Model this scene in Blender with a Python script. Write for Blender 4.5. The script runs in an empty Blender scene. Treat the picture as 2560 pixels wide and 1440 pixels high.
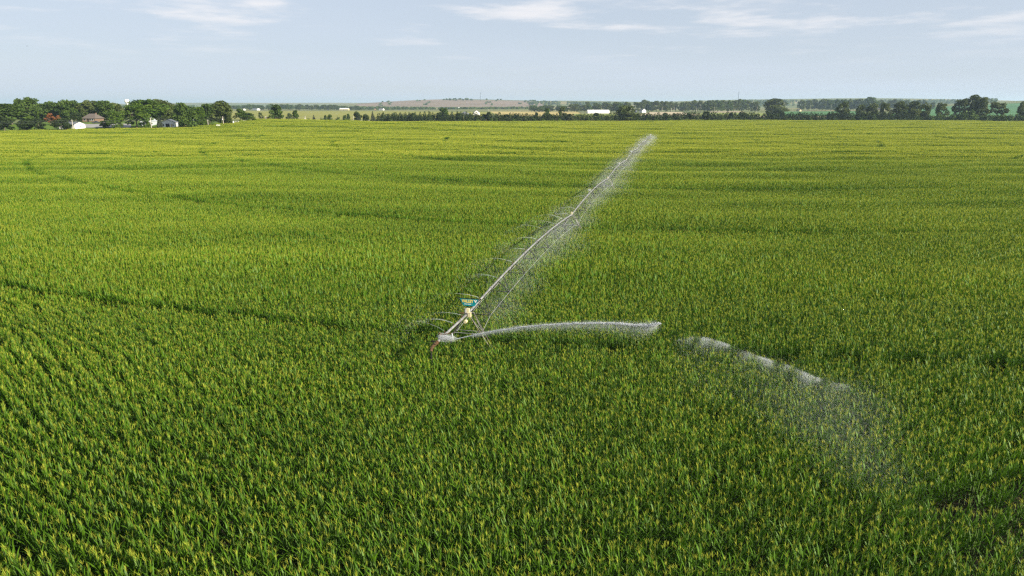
import bpy, math, random
import numpy as np
from mathutils import Vector
random.seed(7)
rng = np.random.default_rng(11)
S = bpy.context.scene
C = S.collection
R = math.radians
# ------------------------------------------------------------------ camera, sky, sun, exposure
F, H, PITCH = 1707.0, 20.0, R(15.05)
cp, sp = math.cos(PITCH), math.sin(PITCH)
cd = bpy.data.cameras.new('camera'); cam = bpy.data.objects.new('camera', cd); C.objects.link(cam)
cam.location = (0, 0, H); cam.rotation_euler = (math.pi/2 - PITCH, 0, 0)
cd.sensor_width = 36; cd.lens = 24.0; cd.clip_start = 0.5; cd.clip_end = 60000
S.camera = cam
SUN_AZ, SUN_EL = R(120), R(25)           # clockwise from +y (the view direction)
sd = Vector((math.sin(SUN_AZ)*math.cos(SUN_EL), math.cos(SUN_AZ)*math.cos(SUN_EL), math.sin(SUN_EL)))
sl = bpy.data.lights.new('sun', 'SUN'); sl.energy = 5.0; sl.angle = R(0.6); sl.color = (1.0, 0.91, 0.75)
so = bpy.data.objects.new('sun', sl); C.objects.link(so)
so.rotation_euler = sd.to_track_quat('Z', 'Y').to_euler(); so.location = (60, -40, 80)
W = bpy.data.worlds.new('World'); S.world = W; W.use_nodes = True
nt = W.node_tree; nt.nodes.clear()
def nd(t, kind, **k):
    n = t.nodes.new(kind)
    for a, v in k.items(): setattr(n, a, v)
    return n
def math_(t, op, a, b=None, clamp=False):
    n = nd(t, 'ShaderNodeMath', operation=op); n.use_clamp = clamp
    for i, v in enumerate((a, b)):
        if v is None: continue
        if isinstance(v, (int, float)): n.inputs[i].default_value = v
        else: t.links.new(v, n.inputs[i])
    return n.outputs[0]
def mix_(t, fac, a, b):
    n = nd(t, 'ShaderNodeMix', data_type='RGBA')
    for i, v in ((0, fac), (6, a), (7, b)):
        if isinstance(v, (int, float)): n.inputs[i].default_value = v
        elif isinstance(v, tuple): n.inputs[i].default_value = (*v, 1)
        else: t.links.new(v, n.inputs[i])
    return n.outputs[2]
def ramp_(t, fac, lo, hi):
    n = nd(t, 'ShaderNodeMapRange'); n.interpolation_type = 'SMOOTHSTEP'
    t.links.new(fac, n.inputs[0]); n.inputs[1].default_value = lo; n.inputs[2].default_value = hi
    return n.outputs[0]
sky = nd(nt, 'ShaderNodeTexSky', sky_type='NISHITA'); sky.sun_disc = False
sky.sun_elevation = SUN_EL; sky.sun_rotation = SUN_AZ
sky.altitude = 400; sky.air_density = 1.0; sky.dust_density = 0.6; sky.ozone_density = 2.0
tc = nd(nt, 'ShaderNodeTexCoord'); sep = nd(nt, 'ShaderNodeSeparateXYZ'); nt.links.new(tc.outputs['Generated'], sep.inputs[0])
zz = math_(nt, 'ADD', math_(nt, 'MAXIMUM', sep.outputs[2], 0.0), 0.045)
cx = math_(nt, 'DIVIDE', sep.outputs[0], zz); cy = math_(nt, 'DIVIDE', sep.outputs[1], zz)
comb = nd(nt, 'ShaderNodeCombineXYZ'); nt.links.new(cx, comb.inputs[0]); nt.links.new(cy, comb.inputs[1]); comb.inputs[2].default_value = 15.77
n1 = nd(nt, 'ShaderNodeTexNoise'); n1.inputs['Scale'].default_value = 0.85; n1.inputs['Detail'].default_value = 7; n1.inputs['Roughness'].default_value = 0.58
n2 = nd(nt, 'ShaderNodeTexNoise'); n2.inputs['Scale'].default_value = 0.16; n2.inputs['Detail'].default_value = 4
for n in (n1, n2): nt.links.new(comb.outputs[0], n.inputs['Vector'])
puff = math_(nt, 'MULTIPLY', ramp_(nt, n1.outputs[0], 0.49, 0.70), ramp_(nt, sep.outputs[2], 0.035, 0.125))
veil = math_(nt, 'MULTIPLY_ADD', ramp_(nt, n2.outputs[0], 0.3, 0.75), 0.16)
veil.node.inputs[2].default_value = 0.80
# the pale summer veil is thick along the horizon and thins towards the zenith
veil = math_(nt, 'MULTIPLY', veil, math_(nt, 'POWER', 2.718, math_(nt, 'MULTIPLY', math_(nt, 'MAXIMUM', sep.outputs[2], 0.0), -1.1)))
col = mix_(nt, veil, sky.outputs[0], (7.05, 7.85, 9.2))
col = mix_(nt, math_(nt, 'MULTIPLY', puff, 0.75), col, (10.4, 10.1, 10.2))
bg = nd(nt, 'ShaderNodeBackground'); bg.inputs[1].default_value = 0.05; nt.links.new(col, bg.inputs[0])
wo = nd(nt, 'ShaderNodeOutputWorld'); nt.links.new(bg.outputs[0], wo.inputs[0])
S.view_settings.view_transform = 'Standard'; S.view_settings.look = 'None'
S.view_settings.exposure = 0.94; S.view_settings.gamma = 1.0; S.view_settings.use_curve_mapping = False
S.render.engine = 'CYCLES'
cy_ = S.cycles
cy_.max_bounces = 6; cy_.diffuse_bounces = 3; cy_.glossy_bounces = 2; cy_.transmission_bounces = 3; cy_.transparent_max_bounces = 6; cy_.volume_bounces = 1
cy_.use_denoising = False; cy_.use_adaptive_sampling = False; cy_.caustics_reflective = False; cy_.caustics_refractive = False
S.render.film_transparent = False; cy_.pixel_filter_type = 'BLACKMAN_HARRIS'; cy_.filter_width = 1.35
# ------------------------------------------------------------------ picture geometry -> places
def depth_of(v, z=0.0):                   # ground distance of something at height z seen on photo row v
    return (H - z) / math.tan(math.atan((v - 720) / F) + PITCH)
def X(u, d, z=0.0): return (u - 1280) / F * (d*cp + (H - z)*sp)
def Z(v, d): return H - d*math.tan(math.atan((v - 720) / F) + PITCH)
def at(u, v, z): d = depth_of(v, z); return (X(u, d, z), d, z)
# ------------------------------------------------------------------ terrain
def hill(x, y, cx, cy, sx, sy, h): return h*np.exp(-((x-cx)/sx)**2 - ((y-cy)/sy)**2)
def terrain(x, y):
    x = np.asarray(x, float); y = np.asarray(y, float)
    r = np.hypot(x, y)
    near = np.clip(1 - r/1100, 0, 1)
    h = near*(0.22*np.sin(x/61+0.6)*np.sin(y/37+0.4) + 0.13*np.sin(y/23+x/140) + 0.15*np.sin(x/33-y/71))
    h = h - 0.1*near
    far = np.clip((r-1500)/1500, 0, 1)
    h = h + far*1.6*(np.sin(x/310+1)*np.sin(y/420)+0.6*np.sin(x/170-y/260))
    h = h + hill(x, y, -300, 560, 235, 76, 7.0)
    h = h + hill(x, y, -330, 5200, 820, 700, 50) + hill(x, y, 520, 6400, 900, 800, 48) + hill(x, y, -900, 6000, 500, 700, 30)
    h = h + hill(x, y, 2450, 2750, 820, 700, 42) + hill(x, y, 1500, 5200, 1100, 900, 27) + hill(x, y, 2900, 5200, 1400, 900, 56)
    h = h + hill(x, y, -3500, 8500, 2600, 1200, 34) + hill(x, y, 800, 9500, 3500, 1200, 44) + hill(x, y, 5200, 9000, 2600, 1500, 70)
    return h
# ------------------------------------------------------------------ mesh helpers
class MB:
    def __init__(s): s.v = []; s.f = []; s.m = []; s.n = 0
    def add(s, v, f, m=0):
        v = [tuple(p) for p in v]; s.v += v
        s.f += [tuple(i + s.n for i in q) for q in f]; s.m += [m]*len(f); s.n += len(v); return s
    def tube(s, pts, r, k=6, m=0, caps=True):
        pts = [Vector(p) for p in pts]; n = len(pts); rs = r if isinstance(r, (list, tuple)) else [r]*n
        vs = []
        for i, p in enumerate(pts):
            t = (pts[min(i+1, n-1)] - pts[max(i-1, 0)]).normalized()
            up = Vector((0, 0, 1)) if abs(t.z) < 0.95 else Vector((1, 0, 0))
            a = t.cross(up).normalized(); b = a.cross(t).normalized()
            for j in range(k):
                th = 2*math.pi*j/k; vs.append(p + (a*math.cos(th) + b*math.sin(th))*rs[i])
        fs = [(i*k+j, i*k+(j+1) % k, (i+1)*k+(j+1) % k, (i+1)*k+j) for i in range(n-1) for j in range(k)]
        if caps: fs += [tuple(range(k))[::-1], tuple(range((n-1)*k, n*k))]
        return s.add(vs, fs, m)
    def box(s, c, size, rz=0, m=0):
        x, y, z = (q/2 for q in size); ca, sa = math.cos(rz), math.sin(rz)
        vs = []
        for dz in (-z, z):
            for dx, dy in ((-x, -y), (x, -y), (x, y), (-x, y)):
                vs.append((c[0]+dx*ca-dy*sa, c[1]+dx*sa+dy*ca, c[2]+dz))
        return s.add(vs, [(3, 2, 1, 0), (4, 5, 6, 7), (0, 1, 5, 4), (1, 2, 6, 5), (2, 3, 7, 6), (3, 0, 4, 7)], m)
    def build(s, name, mats, parent=None, origin=(0, 0, 0), smooth=False, link=True):
        me = bpy.data.meshes.new(name)
        o = origin; me.from_pydata([(p[0]-o[0], p[1]-o[1], p[2]-o[2]) for p in s.v], [], s.f)
        for mt in (mats if isinstance(mats, (list, tuple)) else [mats]): me.materials.append(mt)
        if len(set(s.m)) > 1: me.polygons.foreach_set('material_index', s.m)
        if smooth: me.polygons.foreach_set('use_smooth', [True]*len(me.polygons))
        me.update()
        ob = bpy.data.objects.new(name, me)
        if parent: ob.parent = parent
        if link: C.objects.link(ob)
        return ob
def np_mesh(name, V, Fq, mats, mi=None, col=None, smooth=False):
    """V (n,3), Fq (m,k) index array, k = 3 or 4."""
    me = bpy.data.meshes.new(name); k = Fq.shape[1]
    me.vertices.add(len(V)); me.vertices.foreach_set('co', np.asarray(V, np.float32).ravel())
    me.loops.add(Fq.size); me.loops.foreach_set('vertex_index', Fq.astype(np.int32).ravel())
    me.polygons.add(len(Fq)); me.polygons.foreach_set('loop_start', np.arange(0, Fq.size, k, dtype=np.int32))
    me.polygons.foreach_set('loop_total', np.full(len(Fq), k, np.int32))
    for m in mats: me.materials.append(m)
    if mi is not None: me.polygons.foreach_set('material_index', np.asarray(mi, np.int32))
    if smooth: me.polygons.foreach_set('use_smooth', np.ones(len(Fq), bool))
    if col is not None:
        a = me.attributes.new('tint', 'FLOAT', 'POINT'); a.data.foreach_set('value', np.asarray(col, np.float32))
    me.update(calc_edges=True); me.validate()
    return me
def obj(name, me, parent=None, loc=(0, 0, 0)):
    o = bpy.data.objects.new(name, me); o.location = loc
    if parent: o.parent = parent
    C.objects.link(o); return o
def tag(o, label=None, cat=None, group=None, kind=None):
    for k, v in (('label', label), ('category', cat), ('group', group), ('kind', kind)):
        if v: o[k] = v
    return o
def empty(name, loc, label=None, cat=None, group=None, rz=0):
    o = bpy.data.objects.new(name, None); o.location = loc; o.rotation_euler = (0, 0, rz); o.empty_display_size = 0.2
    C.objects.link(o); return tag(o, label, cat, group)
def copy_tree(o, kids, parent=None):
    c = o.copy(); C.objects.link(c)
    if parent: c.parent = parent
    for ch in kids.get(o.name, []): copy_tree(ch, kids, c)
    return c
# ------------------------------------------------------------------ materials
def mat(name, color, rough=0.7, var=0.12, scale=3.0, metallic=0.0, spec=0.3, bump=0.0):
    m = bpy.data.materials.new(name); m.use_nodes = True; t = m.node_tree; b = t.nodes['Principled BSDF']
    n = nd(t, 'ShaderNodeTexNoise'); n.inputs['Scale'].default_value = scale; n.inputs['Detail'].default_value = 5
    g = nd(t, 'ShaderNodeTexCoord'); t.links.new(g.outputs['Object'], n.inputs['Vector'])
    lo = tuple(max(0, c*(1-var)) for c in color); hi = tuple(min(1, c*(1+var)) for c in color)
    t.links.new(mix_(t, ramp_(t, n.outputs[0], 0.3, 0.7), lo, hi), b.inputs['Base Color'])
    b.inputs['Roughness'].default_value = rough; b.inputs['Metallic'].default_value = metallic; b.inputs['Specular IOR Level'].default_value = spec
    if bump:
        bn = nd(t, 'ShaderNodeBump'); bn.inputs['Strength'].default_value = bump; t.links.new(n.outputs[0], bn.inputs['Height']); t.links.new(bn.outputs[0], b.inputs['Normal'])
    return m
def leaf_mat(name, dark, light, trans=0.35, rough=0.5, spec=0.25, world=None, tcol=None):
    """foliage: reflects and lets light through; the tint attribute and (world) slow noise over the ground vary the colour."""
    m = bpy.data.materials.new(name); m.use_nodes = True; t = m.node_tree; b = t.nodes['Principled BSDF']; out = t.nodes['Material Output']
    a = nd(t, 'ShaderNodeAttribute'); a.attribute_name = 'tint'
    fac = a.outputs['Fac']
    if world:
        g = nd(t, 'ShaderNodeNewGeometry'); mp = nd(t, 'ShaderNodeMapping'); mp.inputs['Scale'].default_value = (1/60, 1/12, 0.0)
        t.links.new(g.outputs['Position'], mp.inputs[0])
        n = nd(t, 'ShaderNodeTexNoise'); n.inputs['Scale'].default_value = 1.0; n.inputs['Detail'].default_value = 4; n.inputs['Roughness'].default_value = 0.6
        t.links.new(mp.outputs[0], n.inputs['Vector'])
        w = ramp_(t, n.outputs[0], 0.28, 0.72)
        fac = math_(t, 'ADD', math_(t, 'MULTIPLY', fac, 1-world), math_(t, 'MULTIPLY', w, world))
    c = mix_(t, fac, dark, light)
    t.links.new(c, b.inputs['Base Color']); b.inputs['Roughness'].default_value = rough; b.inputs['Specular IOR Level'].default_value = spec
    tr = nd(t, 'ShaderNodeBsdfTranslucent')
    if tcol: tr.inputs[0].default_value = (*tcol, 1)
    else: t.links.new(c, tr.inputs[0])
    mx = nd(t, 'ShaderNodeMixShader'); mx.inputs[0].default_value = trans
    t.links.new(b.outputs[0], mx.inputs[1]); t.links.new(tr.outputs[0], mx.inputs[2]); t.links.new(mx.outputs[0], out.inputs[0])
    return m
M = dict(
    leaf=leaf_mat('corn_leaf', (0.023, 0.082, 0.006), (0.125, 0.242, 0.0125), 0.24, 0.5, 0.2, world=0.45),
    tassel=leaf_mat('corn_tassel', (0.24, 0.33, 0.030), (0.54, 0.54, 0.070), 0.35, 0.7, 0.08, world=0.5),
    stalk=mat('corn_stalk', (0.10, 0.16, 0.04), 0.6),
    steel=mat('galvanised_steel', (0.27, 0.27, 0.265), 0.5, 0.3, 2.2, 0.3),
    legsteel=mat('dull_leg_steel', (0.125, 0.115, 0.095), 0.6, 0.35, 2.0, 0.25),
    rust=mat('rusty_steel', (0.11, 0.062, 0.03), 0.75, 0.4, 3.0, 0.15),
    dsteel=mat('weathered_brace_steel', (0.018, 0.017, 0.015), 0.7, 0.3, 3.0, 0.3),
    cream=mat('cream_paint', (0.66, 0.58, 0.36), 0.5, 0.08),
    teal=mat('teal_sign_paint', (0.0, 0.22, 0.25), 0.4, 0.08),
    yellow=mat('yellow_lettering', (0.82, 0.62, 0.14), 0.5, 0.02),
    white=mat('white_paint', (0.78, 0.77, 0.74), 0.6, 0.05),
    offwhite=mat('pale_siding', (0.62, 0.62, 0.60), 0.7, 0.06),
    greysid=mat('grey_siding', (0.42, 0.45, 0.48), 0.7, 0.08),
    metalroof=mat('grey_metal_roof', (0.145, 0.155, 0.17), 0.55, 0.08, 1.0, 0.1),
    shingle=mat('brown_grey_shingle', (0.125, 0.105, 0.09), 0.9, 0.2),
    dark=mat('dark_opening', (0.02, 0.02, 0.022), 0.5, 0.2),
    glass=mat('window_glass', (0.03, 0.04, 0.05), 0.1, 0.1, spec=0.6),
    rubber=mat('black_rubber', (0.02, 0.02, 0.02), 0.85, 0.2),
    wood=mat('weathered_pole_wood', (0.45, 0.41, 0.35), 0.85, 0.25),
    tan=mat('tan_paint', (0.55, 0.45, 0.26), 0.6, 0.1),
    brick=mat('brown_brick_wall', (0.20, 0.13, 0.09), 0.85, 0.2),
    water=None,
    soil=mat('dark_soil', (0.045, 0.036, 0.024), 0.95, 0.3),
    bark=mat('tree_bark', (0.14, 0.11, 0.085), 0.9, 0.3, 1.5),
    carblack=mat('dark_car_paint', (0.03, 0.035, 0.045), 0.25, 0.1, spec=0.5),
    carred=mat('red_car_paint', (0.20, 0.02, 0.02), 0.3, 0.1, spec=0.5),
    bird=mat('dark_feathers', (0.03, 0.028, 0.026), 0.8, 0.1),
)
def water_mat():
    m = bpy.data.materials.new('white_water'); m.use_nodes = True; t = m.node_tree; b = t.nodes['Principled BSDF']; out = t.nodes['Material Output']
    b.inputs['Base Color'].default_value = (0.90, 0.93, 0.95, 1); b.inputs['Roughness'].default_value = 0.3
    tr = nd(t, 'ShaderNodeBsdfTranslucent'); tr.inputs[0].default_value = (0.90, 0.93, 0.95, 1)
    mx = nd(t, 'ShaderNodeMixShader'); mx.inputs[0].default_value = 0.5
    t.links.new(b.outputs[0], mx.inputs[1]); t.links.new(tr.outputs[0], mx.inputs[2]); t.links.new(mx.outputs[0], out.inputs[0])
    return m
M['water'] = water_mat()
def land_mat(name, a, b, sx=1/60, sy=1/25, c=None, det=6):
    m = bpy.data.materials.new(name); m.use_nodes = True; t = m.node_tree; p = t.nodes['Principled BSDF']
    g = nd(t, 'ShaderNodeNewGeometry'); mp = nd(t, 'ShaderNodeMapping'); mp.inputs['Scale'].default_value = (sx, sy, 0)
    t.links.new(g.outputs['Position'], mp.inputs[0])
    n = nd(t, 'ShaderNodeTexNoise'); n.inputs['Scale'].default_value = 1; n.inputs['Detail'].default_value = det; n.inputs['Roughness'].default_value = 0.65
    t.links.new(mp.outputs[0], n.inputs['Vector'])
    col = mix_(t, ramp_(t, n.outputs[0], 0.33, 0.67), a, b)
    if c:
        n2 = nd(t, 'ShaderNodeTexNoise'); n2.inputs['Scale'].default_value = 0.23; n2.inputs['Detail'].default_value = 3
        t.links.new(mp.outputs[0], n2.inputs['Vector']); col = mix_(t, ramp_(t, n2.outputs[0], 0.48, 0.62), col, c)
    t.links.new(col, p.inputs['Base Color']); p.inputs['Roughness'].default_value = 0.95; p.inputs['Specular IOR Level'].default_value = 0.1
    return m
# ------------------------------------------------------------------ ground
ang = np.concatenate([np.arange(-52, 52, 0.6), np.arange(52, 308, 8.0)])
rad = np.concatenate([[4.0], np.geomspace(8, 16000, 250)])
A, RR = np.meshgrid(np.radians(ang), rad)
gx, gy = RR*np.sin(A), RR*np.cos(A)
gz = terrain(gx, gy)
na = len(ang); V = np.stack([gx, gy, gz], -1).reshape(-1, 3)
i, j = np.meshgrid(np.arange(len(rad)-1), np.arange(na), indexing='ij')
Fq = np.stack([i*na+j, i*na+(j+1) % na, (i+1)*na+(j+1) % na, (i+1)*na+j], -1).reshape(-1, 4)[:, ::-1]
V = np.vstack([V, [[0, 0, float(terrain(0, 0))]]])
me = np_mesh('ground', V, Fq, [land_mat('farmland', (0.10, 0.13, 0.04), (0.19, 0.20, 0.075), 1/260, 1/120, (0.27, 0.22, 0.10))], smooth=True)
tag(obj('ground', me), kind='structure')
cap = MB(); cap.add([(6*math.sin(t*math.pi/6), 6*math.cos(t*math.pi/6), float(terrain(6*math.sin(t*math.pi/6), 6*math.cos(t*math.pi/6)))-0.02) for t in range(12)], [tuple(range(12))[::-1]])
def parcel(name, quad, m, nu=24, nv=24, lift=0.06):
    """a sheet draped on the terrain; quad = four (u, depth) corners, near-left, near-right, far-right, far-left"""
    P = [np.array((X(u, d), d)) for u, d in quad]
    s, t = np.meshgrid(np.linspace(0, 1, nu), np.linspace(0, 1, nv))
    s = s[..., None]; t = t[..., None]
    G = (1-t)*((1-s)*P[0] + s*P[1]) + t*((1-s)*P[3] + s*P[2])
    x, y = G[..., 0], G[..., 1]; V = np.stack([x, y, terrain(x, y)+lift], -1).reshape(-1, 3)
    i, j = np.meshgrid(np.arange(nv-1), np.arange(nu-1), indexing='ij')
    Fq = np.stack([i*nu+j, i*nu+j+1, (i+1)*nu+j+1, (i+1)*nu+j], -1).reshape(-1, 4)
    return tag(obj(name, np_mesh(name, V, Fq, [m], smooth=True)), kind='structure')
L = dict(
    lawn=land_mat('mown_lawn', (0.07, 0.135, 0.016), (0.13, 0.19, 0.03), 1/12, 1/12),
    bean=land_mat('soybean_rows', (0.21, 0.225, 0.045), (0.30, 0.28, 0.075), 1/500, 1/50),
    wheat=land_mat('ripe_wheat', (0.42, 0.33, 0.12), (0.52, 0.42, 0.18), 1/300, 1/60),
    stub=land_mat('pale_stubble', (0.44, 0.36, 0.23), (0.54, 0.45, 0.30), 1/200, 1/40),
    teal=land_mat('lush_field', (0.055, 0.15, 0.05), (0.085, 0.20, 0.065), 1/300, 1/90),
    ygreen=land_mat('yellow_green_field', (0.19, 0.24, 0.05), (0.25, 0.28, 0.07), 1/300, 1/60),
    red=land_mat('dry_red_pasture', (0.205, 0.155, 0.11), (0.27, 0.20, 0.15), 1/420, 1/190, (0.12, 0.145, 0.075)),
    grey=land_mat('grey_gravel', (0.26, 0.26, 0.25), (0.34, 0.33, 0.31), 1/6, 1/6),
    pale=land_mat('pale_gravel', (0.55, 0.50, 0.42), (0.62, 0.57, 0.48), 1/5, 1/5),
)
parcel('lawn', ((-260, 470), (600, 498), (760, 640), (-200, 800)), L['lawn'], 60, 40, 0.05)
parcel('lawn', ((560, 565), (1000, 700), (1200, 860), (600, 830)), L['lawn'], 40, 20, 0.09)
parcel('gravel_road', ((200, 500), (330, 503), (330, 528), (205, 524)), L['grey'], 12, 6, 0.13)
#parcel('gravel_road', ((330, 512), (470, 522), (470, 530), (330, 520)), L['grey'], 12, 6, 0.14)
parcel('driveway', ((248, 530), (292, 531), (290, 542), (252, 541)), L['pale'], 6, 6, 0.17)
parcel('field', ((560, 960), (1190, 960), (1260, 2050), (540, 2150)), L['bean'], 40, 40)
parcel('field', ((1250, 1250), (1465, 1250), (1440, 2150), (1225, 2150)), L['wheat'], 24, 24, 0.1)
parcel('field', ((1440, 1120), (1560, 1120), (1560, 1560), (1430, 1560)), L['ygreen'], 24, 24, 0.14)
parcel('field', ((1600, 1300), (1760, 1250), (1700, 1950), (1625, 1950)), L['stub'], 24, 24, 0.1)
parcel('field', ((1740, 1250), (1960, 1250), (1900, 1750), (1760, 1750)), L['ygreen'], 24, 24, 0.14)
parcel('field', ((1775, 1800), (1860, 1800), (1860, 2100), (1775, 2100)), L['stub'], 12, 12, 0.18)
parcel('field', ((1880, 1150), (2120, 1150), (2100, 1230), (1890, 1260)), L['stub'], 12, 12, 0.18)
parcel('field', ((1900, 1280), (2180, 1240), (2160, 2050), (1960, 2000)), L['teal'], 24, 24, 0.1)
parcel('field', ((2200, 1300), (2750, 1100), (2950, 2600), (2280, 2600)), L['teal'], 60, 60, 0.1)
parcel('pasture', ((880, 4100), (1370, 4100), (1340, 5300), (900, 5300)), L['red'], 60, 40, 0.4)
parcel('road', ((700, 905), (1210, 905), (1210, 922), (700, 922)), L['grey'], 40, 4, 0.2)
# ------------------------------------------------------------------ corn plants
def ribbon(base, az, elev, length, width, droop, nseg, twist=0.0):
    """a leaf blade: two edges sweeping up and then over"""
    s = np.linspace(0, 1, nseg+1); ds = length/nseg
    e = elev - droop*s**1.6
    hx = np.concatenate([[0], np.cumsum(np.cos(e[:-1])*ds)]); hz = np.concatenate([[0], np.cumsum(np.sin(e[:-1])*ds)])
    w = width*np.minimum(1, np.minimum(s*5+0.45, (1-s)*2.2))*0.5
    w[-1] = width*0.04
    ca, sa = math.cos(az), math.sin(az)
    c = np.stack([base[0]+hx*ca, base[1]+hx*sa, base[2]+hz], -1)
    tw = twist*s
    side = np.stack([-sa*np.cos(tw), ca*np.cos(tw), np.sin(tw)], -1)
    V = np.empty((2*(nseg+1), 3)); V[0::2] = c + side*w[:, None]; V[1::2] = c - side*w[:, None]
    k = np.arange(nseg)
    return V, np.stack([2*k, 2*k+1, 2*k+3, 2*k+2], -1)
def plant_geo(g, lod):
    """parts of one corn plant standing at the origin: [(kind, V, F)]"""
    out = []; hs = g.uniform(2.10, 2.36); plane = g.normal(0, 0.6) if g.random() < 0.8 else g.uniform(0, math.pi)
    lean = np.array([g.normal(0, 0.04), g.normal(0, 0.04)])
    def on(z): return np.array([lean[0]*z, lean[1]*z, z])
    if lod == 0:
        r = 0.016; V = []; 
        for zq, rr in ((0.0, r), (1.2, r), (hs, r*0.6)):
            p = on(zq); V += [p+np.array([rr*math.cos(q), rr*math.sin(q), 0]) for q in (0, 2.09, 4.19)]
        Fq = np.array([(i*3+q, i*3+(q+1) % 3, (i+1)*3+(q+1) % 3, (i+1)*3+q) for i in range(2) for q in range(3)])
        out.append(('stalk', np.array(V), Fq))
    nl = (7, 6, 4)[lod]; seg = (5, 3, 2)[lod]
    zs = np.linspace((0.85, 0.95, 1.2)[lod], hs-0.34, nl)
    for k in range(nl):
        q = k/(nl-1)
        az = plane + math.pi*(k % 2) + g.normal(0, 0.35)
        ln = (0.95 - 0.36*q)*g.uniform(0.8, 1.15); el = R(53 + 21*q) + g.normal(0, 0.12)
        wd = (0.068, 0.085, 0.15)[lod]*g.uniform(0.85, 1.15)
        out.append(('leaf',)+ribbon(on(zs[k]), az, el, ln, wd, g.uniform(0.4, 1.35)*(1.1-0.5*q), seg, g.normal(0, 0.5)))
    tl = g.uniform(0.24, 0.36) + 0.07*lod; top = on(hs)
    VV, FF, n = [], [], 0
    nb = (7, 6, 5)[lod]; sg = (2, 1, 1)[lod]
    if g.random() < 0.93:
        for k in range(nb):
            if k == 0: b, a, e, l = top, g.uniform(0, 6.28), R(86), tl
            else: b, a, e, l = top+np.array([0, 0, g.uniform(0.02, 0.14)]), g.uniform(0, 6.28), g.uniform(R(42), R(70)), tl*g.uniform(0.5, 0.8)
            V, Fq = ribbon(b, a, e, l, (0.0135, 0.033, 0.115)[lod], g.uniform(0.1, 0.6), sg, g.uniform(-1.5, 1.5))
            VV.append(V); FF.append(Fq+n); n += len(V)
        out.append(('tassel', np.vstack(VV), np.vstack(FF)))
    return out
MI = {'leaf': 0, 'tassel': 1, 'stalk': 2}
def patch(name, lod, length, rows, g):
    """a stretch of crop: ROWS rows of plants, LENGTH m long, as one mesh used over and over"""
    VV, FF, mi, tint, n = [], [], [], [], 0; spacing = (0.15, 0.16, 0.2)[lod]
    for r in range(rows):
        for k in range(max(1, int(round(length/spacing)))):
            if length > 1 and g.random() < 0.04: continue
            off = np.array([(k+0.5)*spacing - length/2 + g.normal(0, 0.03), (r+0.5)*0.76 - rows*0.38 + g.normal(0, 0.018), 0])
            sc = g.normal(1, 0.055)*(0.8 if g.random() < 0.05 else 1); t0 = g.uniform(0, 1)
            for kind, V, Fq in plant_geo(g, lod):
                VV.append(V*sc + off); FF.append(Fq+n); n += len(V)
                mi += [MI[kind]]*len(Fq)
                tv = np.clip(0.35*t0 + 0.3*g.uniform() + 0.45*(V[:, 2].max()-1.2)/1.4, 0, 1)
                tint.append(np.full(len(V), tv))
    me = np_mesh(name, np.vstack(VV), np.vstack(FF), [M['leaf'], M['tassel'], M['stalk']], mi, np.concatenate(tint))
    return me
src = bpy.data.collections.new('corn_sources')
names = []
def add_src(me):
    o = bpy.data.objects.new(me.name, me); src.objects.link(o); names.append(me.name); return len(names)-1
g = np.random.default_rng(3)
SEG, MIDL, FARL = 3.0, 6.0, 12.0
NEAR = [add_src(patch('b_corn_row_%02d' % k, 0, SEG, 1, g)) for k in range(12)]
NEARB = [add_src(patch('c_corn_row_%02d' % k, 1, SEG, 1, g)) for k in range(8)]
MID = [add_src(patch('d_corn_rows_%02d' % k, 1, MIDL, 3, g)) for k in range(7)]
FARSEG = [add_src(patch('d_corn_segment_%02d' % k, 2, SEG, 1, g)) for k in range(5)]
FAR = [add_src(patch('e_corn_rows_%02d' % k, 2, FARL, 6, g)) for k in range(6)]
# the irrigation machine's line: towers 50 m apart from the end tower to the pivot
E0 = np.array(at(1171, 781, 4.0)[:2]); STEP = np.array([12.7, 52.6])
PIV = E0 + 6*STEP; ua = STEP/np.hypot(*STEP); ub = np.array([ua[1], -ua[0]]); SPAN = float(np.hypot(*STEP))
# field outline (photo column -> depth of the far edge)
EDGE_U = [-700, 0, 200, 400, 560, 640, 700, 830, 950, 1280, 1600, 2000, 2300, 2560, 3300]
EDGE_V = [331, 330, 328.5, 326.5, 322.5, 316, 310, 306, 303.8, 303, 301.5, 299.8, 300.5, 302.5, 308]
EDGE_D = [depth_of(v, 2.5) for v in EDGE_V]
def edge_depth(x, y): return np.interp(1280 + F*np.asarray(x)/(np.asarray(y)*cp + 17.5*sp), EDGE_U, EDGE_D)
def row_slope(x, y): return np.where(x < 3, 0.85, 0.5)*np.tanh((x-3)/22.0)*np.clip(1.5-np.abs(y)/70, 0, 1)
def row_shift(x, y):                                 # rows bow a little near the camera
    return np.where(x < 3, 0.85, 0.5)*22.0*np.log(np.cosh(np.clip((x-3)/22.0, -30, 30)))*np.clip(1.5-np.abs(y)/70, 0, 1)
def on_track(x, y, half):                            # wheel tracks: rings about the pivot
    r = np.hypot(x-PIV[0], y-PIV[1]); k = np.round(r/SPAN)
    return (np.abs(r-k*SPAN) < half) & (k >= 1) & (k <= 6)
def in_view(x, y, m):                                # a margin either side of the frame
    w = 0.78*(y + 5) + m
    return (np.abs(x) < w)
pts, var, rots, scl = [], [], [], []
def wob(x, y):                                       # slow rises and dips of the canopy along the rows
    f = 0.7 + 1.6*np.clip((y-60)/160, 0, 1)
    return f*(0.035*np.sin(y/14.3+1.3*np.sin(x/85)+0.7*np.sin(y/37))*(0.6+0.4*np.sin(x/43+y/19)) + 0.03*np.sin(y/2.9+2.2*np.sin(x/35)+np.sin(y/11)) + 0.045*np.sin(x/19+2*np.sin(y/31))*np.sin(y/4.1+np.sin(x/27)) + 0.05*np.sin(y/9.3+0.02*x+1.5*np.sin(x/60)) + 0.025*np.sin(x/7.3+y/5.1))
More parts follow.
